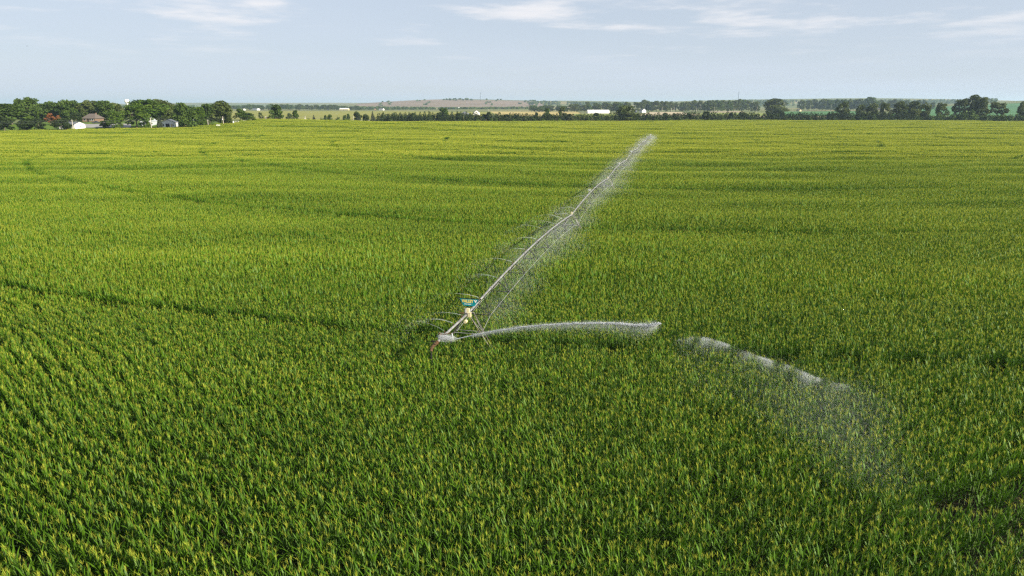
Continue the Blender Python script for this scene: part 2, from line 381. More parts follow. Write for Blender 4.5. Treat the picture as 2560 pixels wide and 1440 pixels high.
def place(x, y, idx, flip=True, j=0.0):
    n = len(x)
    if n == 0: return
    sl = row_slope(x, y-0.0); z = terrain(x, y)
    tx = (terrain(x+2, y)-terrain(x-2, y))/4; ty = (terrain(x, y+2)-terrain(x, y-2))/4
    rz = np.arctan(sl) + (np.pi*rng.integers(0, 2, n) if flip else 0)
    c, s = np.cos(rz), np.sin(rz)
    a = ty*c - tx*s; b = -(tx*c + ty*s)              # tilt with the ground, in the patch's own frame
    pts.append(np.stack([x, y, z], -1)); rots.append(np.stack([a, b, rz], -1))
    var.append(rng.choice(idx, n))
    k = 1 + wob(x, y) + rng.normal(0, 0.012, n)
    scl.append(np.stack([1/np.cos(np.arctan(sl))*1.01, np.ones(n), k], -1))
def grid(y0, y1, lu, rows):
    """row-following cells of LU x ROWS*0.76 m between depths Y0 and Y1"""
    dv = rows*0.76; vs = np.arange(y0-25, y1+25, dv); out = []
    for k, v in enumerate(vs):
        w = 0.8*(min(v+12, 1100)+5)+lu+30
        u = np.arange(-w, w, lu) + rng.uniform(0, lu)
        out.append(np.stack([u, np.full_like(u, v)], -1))
    G = np.vstack(out); x = G[:, 0]; v = G[:, 1]
    y = v + row_shift(x, v)
    for _ in range(3): y = v + row_shift(x, y)
    return x, y
uu_ = np.linspace(-700, 3300, 90); tt_ = np.linspace(0, 1, 80)
UU, TT = np.meshgrid(uu_, tt_); ED = np.interp(UU, EDGE_U, EDGE_D)
yy_ = 12 + (ED-0.5-12)*TT**1.5; xx_ = (UU-1280)/F*(yy_*cp + 17.5*sp)*np.clip(1.5-yy_/120, 1, 1.5)
q_, r_ = np.meshgrid(np.arange(79), np.arange(89), indexing='ij')
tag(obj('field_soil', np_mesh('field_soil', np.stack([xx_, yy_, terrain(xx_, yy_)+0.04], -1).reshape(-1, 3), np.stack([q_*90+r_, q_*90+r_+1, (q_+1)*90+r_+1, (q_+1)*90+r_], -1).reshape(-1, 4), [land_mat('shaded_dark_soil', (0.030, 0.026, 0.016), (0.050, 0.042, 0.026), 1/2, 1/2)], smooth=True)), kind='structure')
NEAR_FROM = 24.2                                     # nearer than this the plants are built one by one
B1, B2, B3 = 62.0, 96.0, 240.0
gapc = np.array(at(2392, 1268, 2.0)[:2])
def hole(x, y):
    v = y - row_shift(x, y); odd = np.floor((v+11)/0.76+0.5).astype(int) % 2 == 0      # beside the gap every other row has failed
    return core_hole(x, y) | (odd & (x > gapc[0]+0.3) & (y < gapc[1]+1.0+0.5*(x-gapc[0])))
def core_hole(x, y):
    q = np.arctan2(y-gapc[1], x-gapc[0]); return ((x-gapc[0])/1.0)**2 + ((y-gapc[1])/0.85)**2 < 1 + 0.5*np.sin(3*q+1) + 0.3*np.sin(5*q)
x, y = grid(14, B1, SEG, 1)
k = (y > NEAR_FROM) & (y < B1) & in_view(x, y, 5) & ~on_track(x, y, 0.58) & ~hole(x, y); place(x[k], y[k], NEAR)
x, y = grid(B1, B2, SEG, 1)
k = (y >= B1) & (y < B2) & in_view(x, y, 5) & ~on_track(x, y, 0.65); place(x[k], y[k], NEARB)
def zone(y0, y1, lu, rows, idx, half):
    x, y = grid(y0, y1, lu, rows)
    k = (y >= y0) & (y < y1) & in_view(x, y, 14) & (y < edge_depth(x, y) - rows*0.4)
    tr = on_track(x, y, half)
    place(x[k & ~tr], y[k & ~tr], idx)
    # near a wheel track the cell is broken up so that only the track itself is left bare
    xs, ys = x[k & tr], y[k & tr]
    nu = int(round(lu/SEG)); sx, sy = np.meshgrid((np.arange(nu)+0.5)*SEG-lu/2, (np.arange(rows)+0.5)*0.76-rows*0.38)
    xx = (xs[:, None]+sx.ravel()).ravel(); yy = (ys[:, None]+sy.ravel()).ravel()
    kk = ~on_track(xx, yy, 0.72 + 0.25*np.clip((yy-150)/150, 0, 1))
    place(xx[kk], yy[kk], FARSEG if idx is FAR else NEARB)
zone(B2, B3, MIDL, 3, MID, 3.6)
zone(B3, 900, FARL, 6, FAR, 7.0)
# ------------------------------------------------------------------ the front plants, one by one
def corn_variant(k):
    gg = np.random.default_rng(100+k); parts = []
    n = 0
    for kind, V, Fq in plant_geo(gg, 0):
        t = np.full(len(V), gg.uniform(0.1, 0.9))
        parts.append((kind, np_mesh(kind, V, Fq, [M[kind]], None, t)))
    return parts
PV = [corn_variant(k) for k in range(8)]
x, y = grid(14, 40, 0.15, 1)
x = x + rng.normal(0, 0.02, len(x)); y = y + rng.normal(0, 0.035, len(y))
k = (y <= NEAR_FROM) & (y > 19.0); x, y = x[k], y[k]
zt = 2.45 + terrain(x, y)
dc = y*cp + (H-zt)*sp; uu = 1280 + F*x/dc; vv = 720 - F*(y*sp + (zt-H)*cp)/dc
vis = (uu > -15) & (uu < 2575) & (vv < 1445) & ~hole(x, y)
idx = np.where(vis)[0]; idx = idx[np.argsort(dc[idx])]
front, rest = idx[:300], idx[300:]
hidden = np.where(~vis & (np.abs(x) < 24) & ~hole(x, y) & (y > 20.5))[0]
for q in front:
    pv = PV[int(rng.integers(len(PV)))]
    r = empty('corn_plant', (x[q], y[q], float(terrain(x[q], y[q]))), 'tall green corn plant with a pale tassel in the front rows along the bottom edge', 'corn plant', 'corn plants in the front rows', float(np.arctan(row_slope(x[q], y[q])) + rng.normal(0, 0.4) + math.pi*rng.integers(0, 2)))
    s_ = float(rng.normal(1, 0.05)); r.scale = (s_, s_, s_)
    for kind, me in pv: obj(kind, me, r)
ONE = [add_src(patch('z_corn_plant_%02d' % k, 0, 0.15, 1, np.random.default_rng(50+k))) for k in range(10)]
both = np.concatenate([rest, hidden]); place(x[both], y[both], ONE)
pm = bpy.data.meshes.new('corn_crop'); P = np.vstack(pts)
pm.vertices.add(len(P)); pm.vertices.foreach_set('co', P.astype(np.float32).ravel())
for nm, ty, arr, key in (('variant', 'INT', np.concatenate(var), 'value'), ('turn', 'FLOAT_VECTOR', np.vstack(rots), 'vector'), ('size', 'FLOAT_VECTOR', np.vstack(scl), 'vector')):
    a = pm.attributes.new(nm, ty, 'POINT'); a.data.foreach_set(key, np.ascontiguousarray(arr, np.int32 if ty == 'INT' else np.float32).ravel())
crop = tag(obj('corn_crop', pm), 'dense field of tall green corn in tassel under the irrigation machine', 'corn field', kind='stuff')
def instancer(o, coll, name):
    ng = bpy.data.node_groups.new(name, 'GeometryNodeTree')
    ng.interface.new_socket('Geometry', in_out='INPUT', socket_type='NodeSocketGeometry'); ng.interface.new_socket('Geometry', in_out='OUTPUT', socket_type='NodeSocketGeometry')
    gi = ng.nodes.new('NodeGroupInput'); go = ng.nodes.new('NodeGroupOutput'); ip = ng.nodes.new('GeometryNodeInstanceOnPoints'); ci = ng.nodes.new('GeometryNodeCollectionInfo')
    ci.inputs['Collection'].default_value = coll; ci.inputs['Separate Children'].default_value = True; ci.inputs['Reset Children'].default_value = True
    ip.inputs['Pick Instance'].default_value = True
    def na(nm, ty):
        n = ng.nodes.new('GeometryNodeInputNamedAttribute'); n.data_type = ty; n.inputs['Name'].default_value = nm; return n.outputs['Attribute']
    er = ng.nodes.new('FunctionNodeEulerToRotation'); lk = ng.links.new
    lk(gi.outputs[0], ip.inputs['Points']); lk(ci.outputs[0], ip.inputs['Instance']); lk(na('variant', 'INT'), ip.inputs['Instance Index'])
    lk(na('turn', 'FLOAT_VECTOR'), er.inputs[0]); lk(er.outputs[0], ip.inputs['Rotation']); lk(na('size', 'FLOAT_VECTOR'), ip.inputs['Scale']); lk(ip.outputs[0], go.inputs[0])
    md = o.modifiers.new('crop', 'NODES'); md.node_group = ng
assert names == sorted(names)
instancer(crop, src, 'corn_rows')
print('corn cells', len(P))
# ------------------------------------------------------------------ the irrigation machine
def v3(p, z): return Vector((p[0], p[1], z))
A3 = Vector((ua[0], ua[1], 0)); B3 = Vector((ub[0], ub[1], 0)); UP = Vector((0, 0, 1))
TW = [E0 + k*STEP for k in range(7)]                 # TW[0] the end tower ... TW[6] the pivot
TZ = [float(terrain(*p)) for p in TW]
PZ = 3.95
base = (float(PIV[0]), float(PIV[1]), TZ[6])
mach = empty('irrigation_machine', base, 'long galvanised pivot irrigation machine spraying water across the corn field', 'irrigation machine')
def part(mb, name, mats, parent=None, smooth=False): return mb.build(name, mats, parent or mach, base, smooth)
def pipe_pt(k, s):                                   # span k runs from tower k to tower k+1, arched in the middle
    a, b = Vector((*TW[k], TZ[k]+PZ)), Vector((*TW[k+1], TZ[k+1]+PZ))
    return a.lerp(b, s) + UP*(0.75*4*s*(1-s))
NS = 8
nozzles = []
for k in range(6):
    mb = MB(); mb.tube([pipe_pt(k, s) for s in np.linspace(0, 1, 25)], 0.086, 8)
    for s in np.linspace(0, 1, 9): 
        p, q = pipe_pt(k, max(0, s-0.0015)), pipe_pt(k, min(1, s+0.0015)); mb.tube([p, q], 0.155, 8)
    span = part(mb, 'span', M['steel'], smooth=False)
    nodes = {1: [], -1: []}
    for j in range(NS):
        s = (j+0.5)/NS; c = pipe_pt(k, s)
        mb = MB(); ends = []
        for sg in (1, -1):
            n = c + B3*(0.88*sg) - UP*1.3; ends.append(n); nodes[sg].append(n)
            for ds in (-0.018, 0.018): mb.tube([pipe_pt(k, min(1, max(0, s+ds))), n], 0.044, 4)
        mb.tube(ends, 0.04, 4)
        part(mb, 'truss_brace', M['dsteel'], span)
    for sg in (1, -1):
        mb = MB(); pl = [pipe_pt(k, 0.012) - UP*0.05 + B3*0.1*sg] + nodes[sg] + [pipe_pt(k, 0.988) - UP*0.05 + B3*0.1*sg]
        if sg == 1 and k < 6: pl[0] = Vector((*TW[k], TZ[k]+2.3)) + B3*1.05 + A3*0.1; pl[-1] = Vector((*TW[k+1], TZ[k+1]+2.3)) + B3*1.05 - A3*0.1
        if sg == -1: pl[0] = Vector((*TW[k], TZ[k]+2.3)) - B3*1.05 + A3*0.1; pl[-1] = Vector((*TW[k+1], TZ[k+1]+2.3)) - B3*1.05 - A3*0.1
        mb.tube(pl, 0.022, 4); part(mb, 'truss_rod', M['steel'], span)
    for j in range(9):
        s = (j+0.5)/9; p = pipe_pt(k, s) + UP*0.1
        mb = MB(); mb.tube([p, p+UP*0.14], 0.025, 5); mb.tube([p+UP*0.14, p+UP*0.24], [0.05, 0.03], 5); mb.box(tuple(p+UP*0.2+B3*0.07), (0.16, 0.03, 0.03), math.atan2(ub[1], ub[0]))
        part(mb, 'sprinkler', M['rust'], span); nozzles.append((k, s, p+UP*0.22))
def tower(k):
    c = Vector((*TW[k], TZ[k])); t = empty('tower', (0, 0, 0)); t.parent = mach
    mb = MB()
    for s in (1, -1): mb.tube([c+A3*0.5*s-B3*0.35+UP*(PZ-0.12), c+A3*0.5*s+B3*0.35+UP*(PZ-0.12)], 0.05, 5)
    mb.tube([c-A3*0.55+UP*(PZ-0.12), c+A3*0.55+UP*(PZ-0.12)], 0.05, 5)
    part(mb, 'top_frame', M['steel'], t)
    for sx in (1, -1):
        for sy in (1, -1):
            mb = MB(); mb.tube([c+A3*0.5*sx+B3*0.3*sy+UP*(PZ-0.12), c+A3*0.16*sx+B3*2.1*sy+UP*0.78], 0.042, 5); part(mb, 'leg', M['legsteel'], t)
        mb = MB(); mb.tube([c+A3*0.34*sx-B3*1.15+UP*2.35, c+A3*0.34*sx+B3*1.15+UP*2.35], 0.024, 4); part(mb, 'cross_brace', M['steel'], t)
    for sy in (1, -1):
        mb = MB(); mb.tube([c+A3*0.5+B3*0.3*sy+UP*(PZ-0.2), c+A3*0.25+B3*1.15*sy+UP*2.3], 0.02, 4); mb.tube([c-A3*0.5+B3*0.3*sy+UP*(PZ-0.2), c+A3*0.3+B3*1.15*sy+UP*2.32], 0.018, 4)
        part(mb, 'diagonal_brace', M['steel'], t)
    mb = MB(); mb.tube([c-B3*2.3+UP*0.72, c+B3*2.3+UP*0.72], 0.09, 6); part(mb, 'base_beam', M['steel'], t)
    for sy in (1, -1):
        w = c+B3*2.1*sy+UP*0.58
        mb = MB()
        for q in range(16):
            a0, a1 = 2*math.pi*q/16, 2*math.pi*(q+1)/16
            def ring(a, r, o): return w + B3*(math.cos(a)*r) + UP*(math.sin(a)*r) + A3*o
            prof = [(0.34, -0.15), (0.55, -0.15), (0.58, -0.08), (0.58, 0.08), (0.55, 0.15), (0.34, 0.15)]
            for e in range(len(prof)):
                r0, o0 = prof[e]; r1, o1 = prof[(e+1) % len(prof)]
                mb.add([ring(a0, r0, o0), ring(a1, r0, o0), ring(a1, r1, o1), ring(a0, r1, o1)], [(0, 1, 2, 3)])
        mb.tube([w-A3*0.05, w+A3*0.05], 0.34, 14)
        part(mb, 'wheel', M['rubber'], t)
    return t, c
for k in range(6):
    t, c = tower(k)
    mb = MB(); mb.box(tuple(c+UP*(PZ+0.24)-A3*0.12), (0.24, 0.24, 0.36), math.atan2(ua[1], ua[0])); part(mb, 'control_box', M['cream'], t)
# extras on the end tower
t0 = [o for o in mach.children if o.name.startswith('tower')][0]; c = Vector((*TW[0], TZ[0])); rzm = math.atan2(ub[1], ub[0])
mb = MB(); q = c + UP*(PZ+0.02) - A3*0.55 + B3*0.26; mb.box(tuple(q), (0.24, 0.2, 0.34), rzm); mb.box(tuple(q+UP*0.19), (0.27, 0.23, 0.03), rzm); part(mb, 'motor_box', M['cream'], t0)
mb = MB(); q = c + UP*(PZ-0.52) - A3*0.6 - B3*0.05; mb.tube([q-A3*0.16, q+A3*0.1], 0.135, 10); mb.tube([q-A3*0.19, q-A3*0.16], 0.11, 10); part(mb, 'drive_motor', M['cream'], t0)
mb = MB(); q = c + UP*(PZ-0.02) - A3*0.4 - B3*0.12; mb.tube([q, q+UP*0.5], 0.09, 10); mb.tube([q+UP*0.5, q+UP*0.53], 0.10, 10); part(mb, 'upright_canister', M['steel'], t0)
mb = MB(); q = c + UP*(PZ+0.1) - A3*0.45 - B3*0.42; mb.tube([q-B3*0.12, q+B3*0.2], 0.06, 8); mb.tube([q-B3*0.12, q-B3*0.16+UP*0.12], 0.04, 6); part(mb, 'valve', M['rust'], t0)
# the sign over the end tower
sb = c + UP*(PZ+0.42) + A3*0.1 + B3*0.06                       # foot of its braces
FACE = -A3                                           # looks outward along the machine
sg_ = empty('sign', (0, 0, 0)); sg_.parent = mach
wt, wb, z0, z1 = 0.78, 0.46, 0.16, 0.72              # half widths, heights over the foot
mb = MB()
mb.tube([sb-B3*0.02, sb-B3*0.98+UP*(z1+0.035)], 0.032, 4); mb.tube([sb+B3*0.02, sb+B3*0.98+UP*(z1+0.035)], 0.032, 4)
mb.tube([sb-B3*0.98+UP*(z1+0.035), sb+B3*0.98+UP*(z1+0.035)], 0.028, 4); mb.tube([sb-UP*0.6, sb+UP*0.02], 0.03, 5)
part(mb, 'sign_frame', M['dsteel'], sg_)
mb = MB(); th = 0.02
ps = [(-wb, z0), (wb, z0), (wt, z1), (-wt, z1)]
fr = [sb + B3*a + UP*b + FACE*(0.04+th) for a, b in ps]; bk = [sb + B3*a + UP*b + FACE*0.04 for a, b in ps]
mb.add(fr+bk, [(0, 1, 2, 3), (7, 6, 5, 4), (0, 4, 5, 1), (1, 5, 6, 2), (2, 6, 7, 3), (3, 7, 4, 0)]); part(mb, 'sign_panel', M['teal'], sg_)
from mathutils import Matrix
def lettering(body, size, x0, zc, m, name, wx=1.0):
    cu = bpy.data.curves.new(name, 'FONT'); cu.body = body; cu.size = size; cu.align_x = 'CENTER'; cu.align_y = 'CENTER'; cu.offset = size*0.035; cu.extrude = 0.004
    tmp = bpy.data.objects.new(name, cu); C.objects.link(tmp); dg = bpy.context.evaluated_depsgraph_get()
    me = bpy.data.meshes.new_from_object(tmp.evaluated_get(dg)); bpy.data.objects.remove(tmp)
    mt = Matrix((( B3.x*wx, UP.x, FACE.x, 0), (B3.y*wx, UP.y, FACE.y, 0), (0, 1, 0, 0), (0, 0, 0, 1)))
    me.transform(Matrix.Translation(sb + B3*x0 + UP*zc + FACE*(0.04+th+0.006) - Vector(base)) @ mt)
    me.materials.clear(); me.materials.append(m); o = bpy.data.objects.new(name, me); o.parent = sg_; C.objects.link(o)
lettering('VALLEY', 0.33, -0.13, 0.535, M['yellow'], 'lettering', 0.86)
mb = MB()
for a0, a1 in ((0.40, 0.53), (0.66, 0.53)):          # the open V mark beside the name
    pp = [(a0, 0.67), (a0+0.10*(1 if a0 < 0.5 else -1), 0.67), (a1+0.02*(1 if a0 < 0.5 else -1), 0.47), (a1, 0.42)]
    mb.add([sb+B3*a+UP*b+FACE*(0.04+th+0.006) for a, b in pp], [(0, 1, 2, 3)])
part(mb, 'emblem', M['white'], sg_)
mb = MB()
for k in range(15):                                  # the small second line, too small in the photo to read
    if k == 6: continue
    a = -0.40 + k*0.038; mb.add([sb+B3*p+UP*q+FACE*(0.04+th+0.006) for p, q in ((a, 0.275), (a+0.030, 0.275), (a+0.030, 0.335), (a, 0.335))], [(0, 1, 2, 3)])
part(mb, 'small_lettering', M['white'], sg_)
# overhang beyond the end tower, its end boom and the big end gun
TIP = np.array(at(1080, 868, 3.75)[:2]); tz = 3.75
ov = MB(); p0 = pipe_pt(0, 0); p1 = Vector((*TIP, tz)); D = (p1-p0).normalized()
ov.tube([p0, p0.lerp(p1, 0.5)+UP*0.03, p1-D*0.9], 0.09, 8); ovo = part(ov, 'overhang_pipe', M['steel'])
mb = MB(); mb.tube([p1-D*0.9, p1-D*0.1, p1+D*0.1-UP*0.06, p1+D*0.16-UP*0.22], 0.11, 10); mb.tube([p1-D*0.95, p1-D*0.9], 0.16, 10); part(mb, 'rusty_elbow', M['rust'])
mb = MB(); q = p1+D*0.2-UP*0.2; mb.tube([q, q-UP*0.6], 0.035, 6); mb.tube([q+B3*0.05, q+B3*0.05-UP*0.95], 0.015, 4); part(mb, 'drain_hose', M['rubber'])
mb = MB(); q = p1-D*0.25+UP*0.12; mb.tube([q, q+UP*0.2], 0.05, 6); mb.box(tuple(q+UP*0.22), (0.24, 0.12, 0.07), rzm); mb.tube([q-B3*0.3, q+B3*0.2], 0.02, 4); part(mb, 'end_valve', M['dsteel'])
GUN = p0.lerp(p1, 0.80) + UP*0.12
JETDIR = Vector((1.0, -0.22, 0.18)).normalized()
mb = MB(); mb.tube([GUN, GUN+UP*0.22], 0.06, 8); mb.tube([GUN+UP*0.22, GUN+UP*0.28+JETDIR*0.9], [0.055, 0.03], 8); mb.box(tuple(GUN+UP*0.3), (0.2, 0.12, 0.1), rzm); part(mb, 'end_gun', M['rust'])
for f in (0.2, 0.45, 0.68):
    p = p0.lerp(p1, f)+UP*0.1; mb = MB(); mb.tube([p, p+UP*0.16], 0.025, 5); mb.tube([p+UP*0.16, p+UP*0.24], [0.05, 0.03], 5); part(mb, 'sprinkler', M['rust'], ovo); nozzles.append((-1, f, p+UP*0.22))
# pivot tower in the middle of the field
c = Vector((*PIV, TZ[6])); pt = empty('pivot_tower', (0, 0, 0)); pt.parent = mach
for sx in (1, -1):
    for sy in (1, -1):
        mb = MB(); mb.tube([c+A3*0.25*sx+B3*0.25*sy+UP*4.3, c+A3*1.7*sx+B3*1.7*sy], 0.06, 5); part(mb, 'leg', M['steel'], pt)
mb = MB(); mb.tube([c, c+UP*4.5], 0.13, 8); mb.tube([c+UP*4.3, c+UP*4.75], 0.2, 8); part(mb, 'riser_pipe', M['steel'], pt)
mb = MB(); mb.box(tuple(c+B3*0.9-A3*0.7+UP*2.3), (0.6, 0.4, 1.2), rzm); mb.box(tuple(c+B3*0.2+UP*4.9), (0.5, 0.4, 0.5), rzm); part(mb, 'control_panel', M['white'], pt)
# ------------------------------------------------------------------ water
TET = np.array([(1, 1, 1), (1, -1, -1), (-1, 1, -1), (-1, -1, 1)], float)*0.8
TEF = np.array([(0, 1, 2), (0, 3, 1), (0, 2, 3), (1, 3, 2)])
wg = np.random.default_rng(5)
def drops(P, r):
    P = np.asarray(P, float); r = np.broadcast_to(np.asarray(r, float), (len(P),))
    V = (P[:, None, :] + TET[None]*r[:, None, None]).reshape(-1, 3)
    return V, (TEF[None] + 4*np.arange(len(P))[:, None, None]).reshape(-1, 3)
# the long jet of the end gun: leaves the nozzle solid, breaks up, and the older burst falls ahead of it
def jet_pts(kp):
    Q = np.array([(X(u, d, Z(v, d)), d, Z(v, d)) for u, v, d in kp]); t = np.linspace(0, 1, len(kp))
    return lambda s: np.stack([np.interp(s, t, Q[:, k]) for k in range(3)], -1)
gd = GUN.y; gs = GUN + UP*0.28 + JETDIR*0.9
KJ = [(1126, 851, gd), (1180, 838.5, gd-.5), (1240, 827, gd-1.1), (1300, 818.5, gd-1.7), (1360, 813, gd-2.3), (1420, 809.5, gd-2.8), (1480, 808, gd-3.3), (1540, 809, gd-3.8), (1590, 813, gd-4.2), (1625, 814.5, gd-4.5), (1660, 807, gd-4.8)]
f1 = jet_pts(KJ)
VV, FF, n = [], [], 0
def addw(P, r):
    global n
    V, Fq = drops(P, r); VV.append(V); FF.append(Fq+n); n += len(V)
s = wg.uniform(0, 1, 42000); s = np.where(s > 0.93, s*0.97, s); P = f1(s)
sg1 = np.where(s < 0.93, 0.008 + 0.042*s**1.4, 0.04*(1-s)/0.07+0.004)
P = P + wg.normal(0, 1, P.shape)*sg1[:, None]*np.array([1.8, 1.0, 0.8]); P[:, 2] += 0.03*np.sin(s*95+np.sin(s*37)*2)*s; addw(P, wg.uniform(0.007, 0.020, len(s))*(0.9+0.4*s))
s = wg.uniform(0.1, 0.95, 50000); P = f1(s); fall = wg.exponential(0.30, len(s))*(0.08+s**1.6)*np.clip((0.97-s)/0.16, 0.05, 1)      # veil of drops sinking under the jet
P[:, 2] -= np.minimum(fall, 2.2); P += wg.normal(0, 1, P.shape)*(0.04+0.12*s)[:, None]; addw(P, wg.uniform(0.0028, 0.0065, len(s)))
jm = MB(); ss = np.linspace(0, 0.6, 40); jp = f1(ss); jm.tube([Vector(gs)]+[Vector(p) for p in jp[1:]], [0.03]+[0.027+0.022*q+0.010*abs(math.sin(q*61)) for q in ss[1:]], 6)
jt = empty('water_jet', tuple(GUN), 'long white water jet arching out of the end gun over the corn', 'water jet')
jm.build('jet_stream', M['water'], jt, tuple(GUN), True)
o = obj('jet_droplets', np_mesh('jet_droplets', np.vstack(VV)-np.array(GUN), np.vstack(FF), [M['water']]), jt); o['kind'] = 'stuff'
# clouds of fine droplets, placed many times over
wsrc = bpy.data.collections.new('mist_sources'); wn = []
def mist_src(nm, cnt, sig, rr):
    V, Fq = drops(wg.normal(0, 1, (cnt, 3))*np.array(sig), wg.uniform(0.6, 1.3, cnt)*rr)
    o = bpy.data.objects.new(nm, np_mesh(nm, V, Fq, [M['water']])); wsrc.objects.link(o); wn.append(nm); return len(wn)-1
PUFF = [mist_src('a_mist_%d' % k, 14000, (1.0, 1.0, 1.0), 0.0027) for k in range(4)]
THIN = [mist_src('b_thin_mist_%d' % k, 4200, (1.0, 1.0, 1.0), 0.0026) for k in range(3)]
def mist(name, label, P, sc, idx=PUFF):
    P = np.asarray(P, float); m = bpy.data.meshes.new(name); m.vertices.add(len(P)); m.vertices.foreach_set('co', P.astype(np.float32).ravel())
    sc = np.asarray(sc, float); sc = np.repeat(sc[:, None], 3, 1) if sc.ndim == 1 else sc
    rt = np.zeros_like(P); rt[:, 2] = math.atan2(ua[1], ua[0])
    for nm, ty, arr, key in (('variant', 'INT', wg.choice(idx, len(P)), 'value'), ('turn', 'FLOAT_VECTOR', rt, 'vector'), ('size', 'FLOAT_VECTOR', sc, 'vector')):
        a = m.attributes.new(nm, ty, 'POINT'); a.data.foreach_set(key, np.ascontiguousarray(arr, np.int32 if ty == 'INT' else np.float32).ravel())
    o = tag(obj(name, m), label, 'water spray', kind='stuff'); instancer(o, wsrc, name+'_cloud'); return o
# the earlier burst, already broken into drifting rags of drops
VV, FF, n = [], [], 0
KB = [(1690, 849, gd-5.2), (1735, 841, gd-5.5), (1775, 845, gd-5.8), (1840, 868, gd-6.3), (1910, 895, gd-6.8), (1970, 912, gd-7.3), (2030, 938, gd-7.8), (2060, 950, gd-8.1), (2150, 968, gd-8.8)]
f2 = jet_pts(KB)
m_ = 120000; s = wg.uniform(0.02, 0.97, m_)           # crisp upper edge, ragged bunches, fraying downwards and back
den = np.clip(0.30 + 0.34*np.sin(s*27+0.5) + 0.26*np.sin(s*61+1.1) + 0.12*np.sin(s*133), 0.03, 1)*np.clip(s*7-0.4, 0.1, 1)*np.clip((1.0-s)*6, 0.12, 1)
s = s[wg.uniform(0, 1, m_) < den]; cnt = len(s); P = f2(s); dp = wg.gamma(1.7, 0.6, cnt)*(0.12+0.20*np.sin(s*19)**2)
P[:, 2] -= dp; P[:, 0] -= dp*0.9*wg.uniform(0, 1, cnt); P += wg.normal(0, 0.035, P.shape)+wg.normal(0, 1, P.shape)*(dp*0.25)[:, None]; addw(P, wg.uniform(0.002, 0.0058, cnt))
s = wg.uniform(0, 1, 16000); P = f2(s); P[:, 2] -= wg.uniform(0, 1, len(s))**2.2*(P[:, 2]-2.4); P[:, :2] += wg.normal(0, 0.5, (len(s), 2)); P[:, 1] -= wg.exponential(0.8, len(s)); addw(P, wg.uniform(0.0022, 0.0046, len(s)))
tag(obj('water_burst', np_mesh('water_burst', np.vstack(VV), np.vstack(FF), [M['water']])), 'broken white burst of falling water ahead of the jet', 'water spray', kind='stuff')
m_ = 44; s = wg.beta(1.5, 1.4, m_); a = wg.uniform(0, 1, m_)                 # fine drizzle drifting down over the corn in front of the burst
cu = 1800 + 430*s + wg.normal(0, 35, m_); cv = 880 + 130*s + (40 + 190*s)*a**1.1 + wg.normal(0, 12, m_)
mist('water_drizzle', 'faint grey drizzle drifting onto the corn under the burst', [at(u, v, z) for u, v, z in zip(cu, cv, wg.uniform(2.5, 3.4, m_))], np.stack([wg.uniform(0.9, 1.6, m_)]*2+[wg.uniform(0.25, 0.5, m_)], -1), THIN)
# sprays of the sprinklers along the machine: thin arcs to both sides, rags of drops and drifting mist
VV, FF, n = [], [], 0
sm = MB(); gravity = 9.8; MP, MS = [], []
for k, s0, p in nozzles:
    px = F/np.hypot(p.y, 14)                          # how large a metre shows from here
    fat = float(np.clip(40/px, 1.0, 3.2))
    for q in range((2 if wg.random() < 0.3 else 1) if k <= 0 else (1 if wg.random() < 0.15 else 0)):
        th = wg.uniform(0, 2*math.pi) if q and k >= 0 else (math.pi + wg.normal(0, 0.35 if k <= 0 else 0.9)); el = R(wg.uniform(12, 26)); v0 = wg.uniform(6.0, 8.4)
        hd = B3*math.cos(th) + A3*math.sin(th); vx, vz = v0*math.cos(el), v0*math.sin(el)
        T = (vz + math.sqrt(vz*vz + 2*gravity*1.5))/gravity
        tt = np.linspace(0, T*wg.uniform(0.25, 0.6), 9)
        c = [p + hd*(vx*t*(1-0.12*t)) + UP*(vz*t - 0.5*gravity*t*t) for t in tt]
        sm.tube(c, [(0.0085 if k <= 0 else 0.0062)*fat**0.4*(1-0.75*j/8) for j in range(9)], 3, caps=False)
        m_ = 260; t = T*wg.uniform(0, 1, m_)**0.8; P = np.array([p + hd*(vx*x*(1-0.12*x)) + UP*(vz*x - 0.5*gravity*x*x) for x in t])
        P += wg.normal(0, 1, P.shape)*(0.02+0.28*(t/T)**1.6)[:, None]; addw(P, wg.uniform(0.0035, 0.0075, m_)*fat**0.6)
    if k >= 0:
        for q in range(wg.integers(3, 9)):            # mist hanging round the pipe, more of it downwind
            w = wg.random()
            MP.append(np.array(p + B3*(wg.normal(1.0, 1.4)) + A3*wg.uniform(-2.8, 2.8) - UP*abs(wg.normal(0.35, 0.5)))); MS.append((0.8+0.6*w, 0.7+0.6*w, 0.45+0.3*w))
    if wg.random() < 0.12 and k >= 0:                  # where a jet breaks on its spoon: a bright rag of water at the pipe
        m_ = int(wg.uniform(150, 500)); o_ = B3*wg.uniform(-0.5, 0.5) + UP*wg.uniform(0, 0.3); P = np.array(p+o_)[None] + np.outer(wg.normal(0, 0.3, m_), A3) + np.outer(wg.normal(0, 0.16, m_), B3) + np.outer(wg.normal(0, 0.11, m_), UP); addw(P, wg.uniform(0.004, 0.011, m_)*fat**0.8)
m_ = 7000; P = np.array(GUN+UP*0.15)[None] + np.outer(np.abs(wg.normal(0, 0.42, m_)), np.array(JETDIR)*np.array([1, 1, -0.2])) + wg.normal(0, 0.09, (m_, 3)); P[:, 2] -= np.abs(wg.normal(0, 0.10, m_)); addw(P, wg.uniform(0.006, 0.014, m_))
tag(obj('sprinkler_spray', np_mesh('sprinkler_spray', np.vstack(VV), np.vstack(FF), [M['water']])), 'white rags of droplets thrown around the sprinklers along the machine', 'water spray', kind='stuff')
tag(sm.build('sprinkler_streams', M['water']), 'thin curved water streams thrown out by the sprinklers', 'water spray', kind='stuff')
mist('water_mist', 'fine pale mist drifting along both sides of the irrigation pipe', MP, MS)
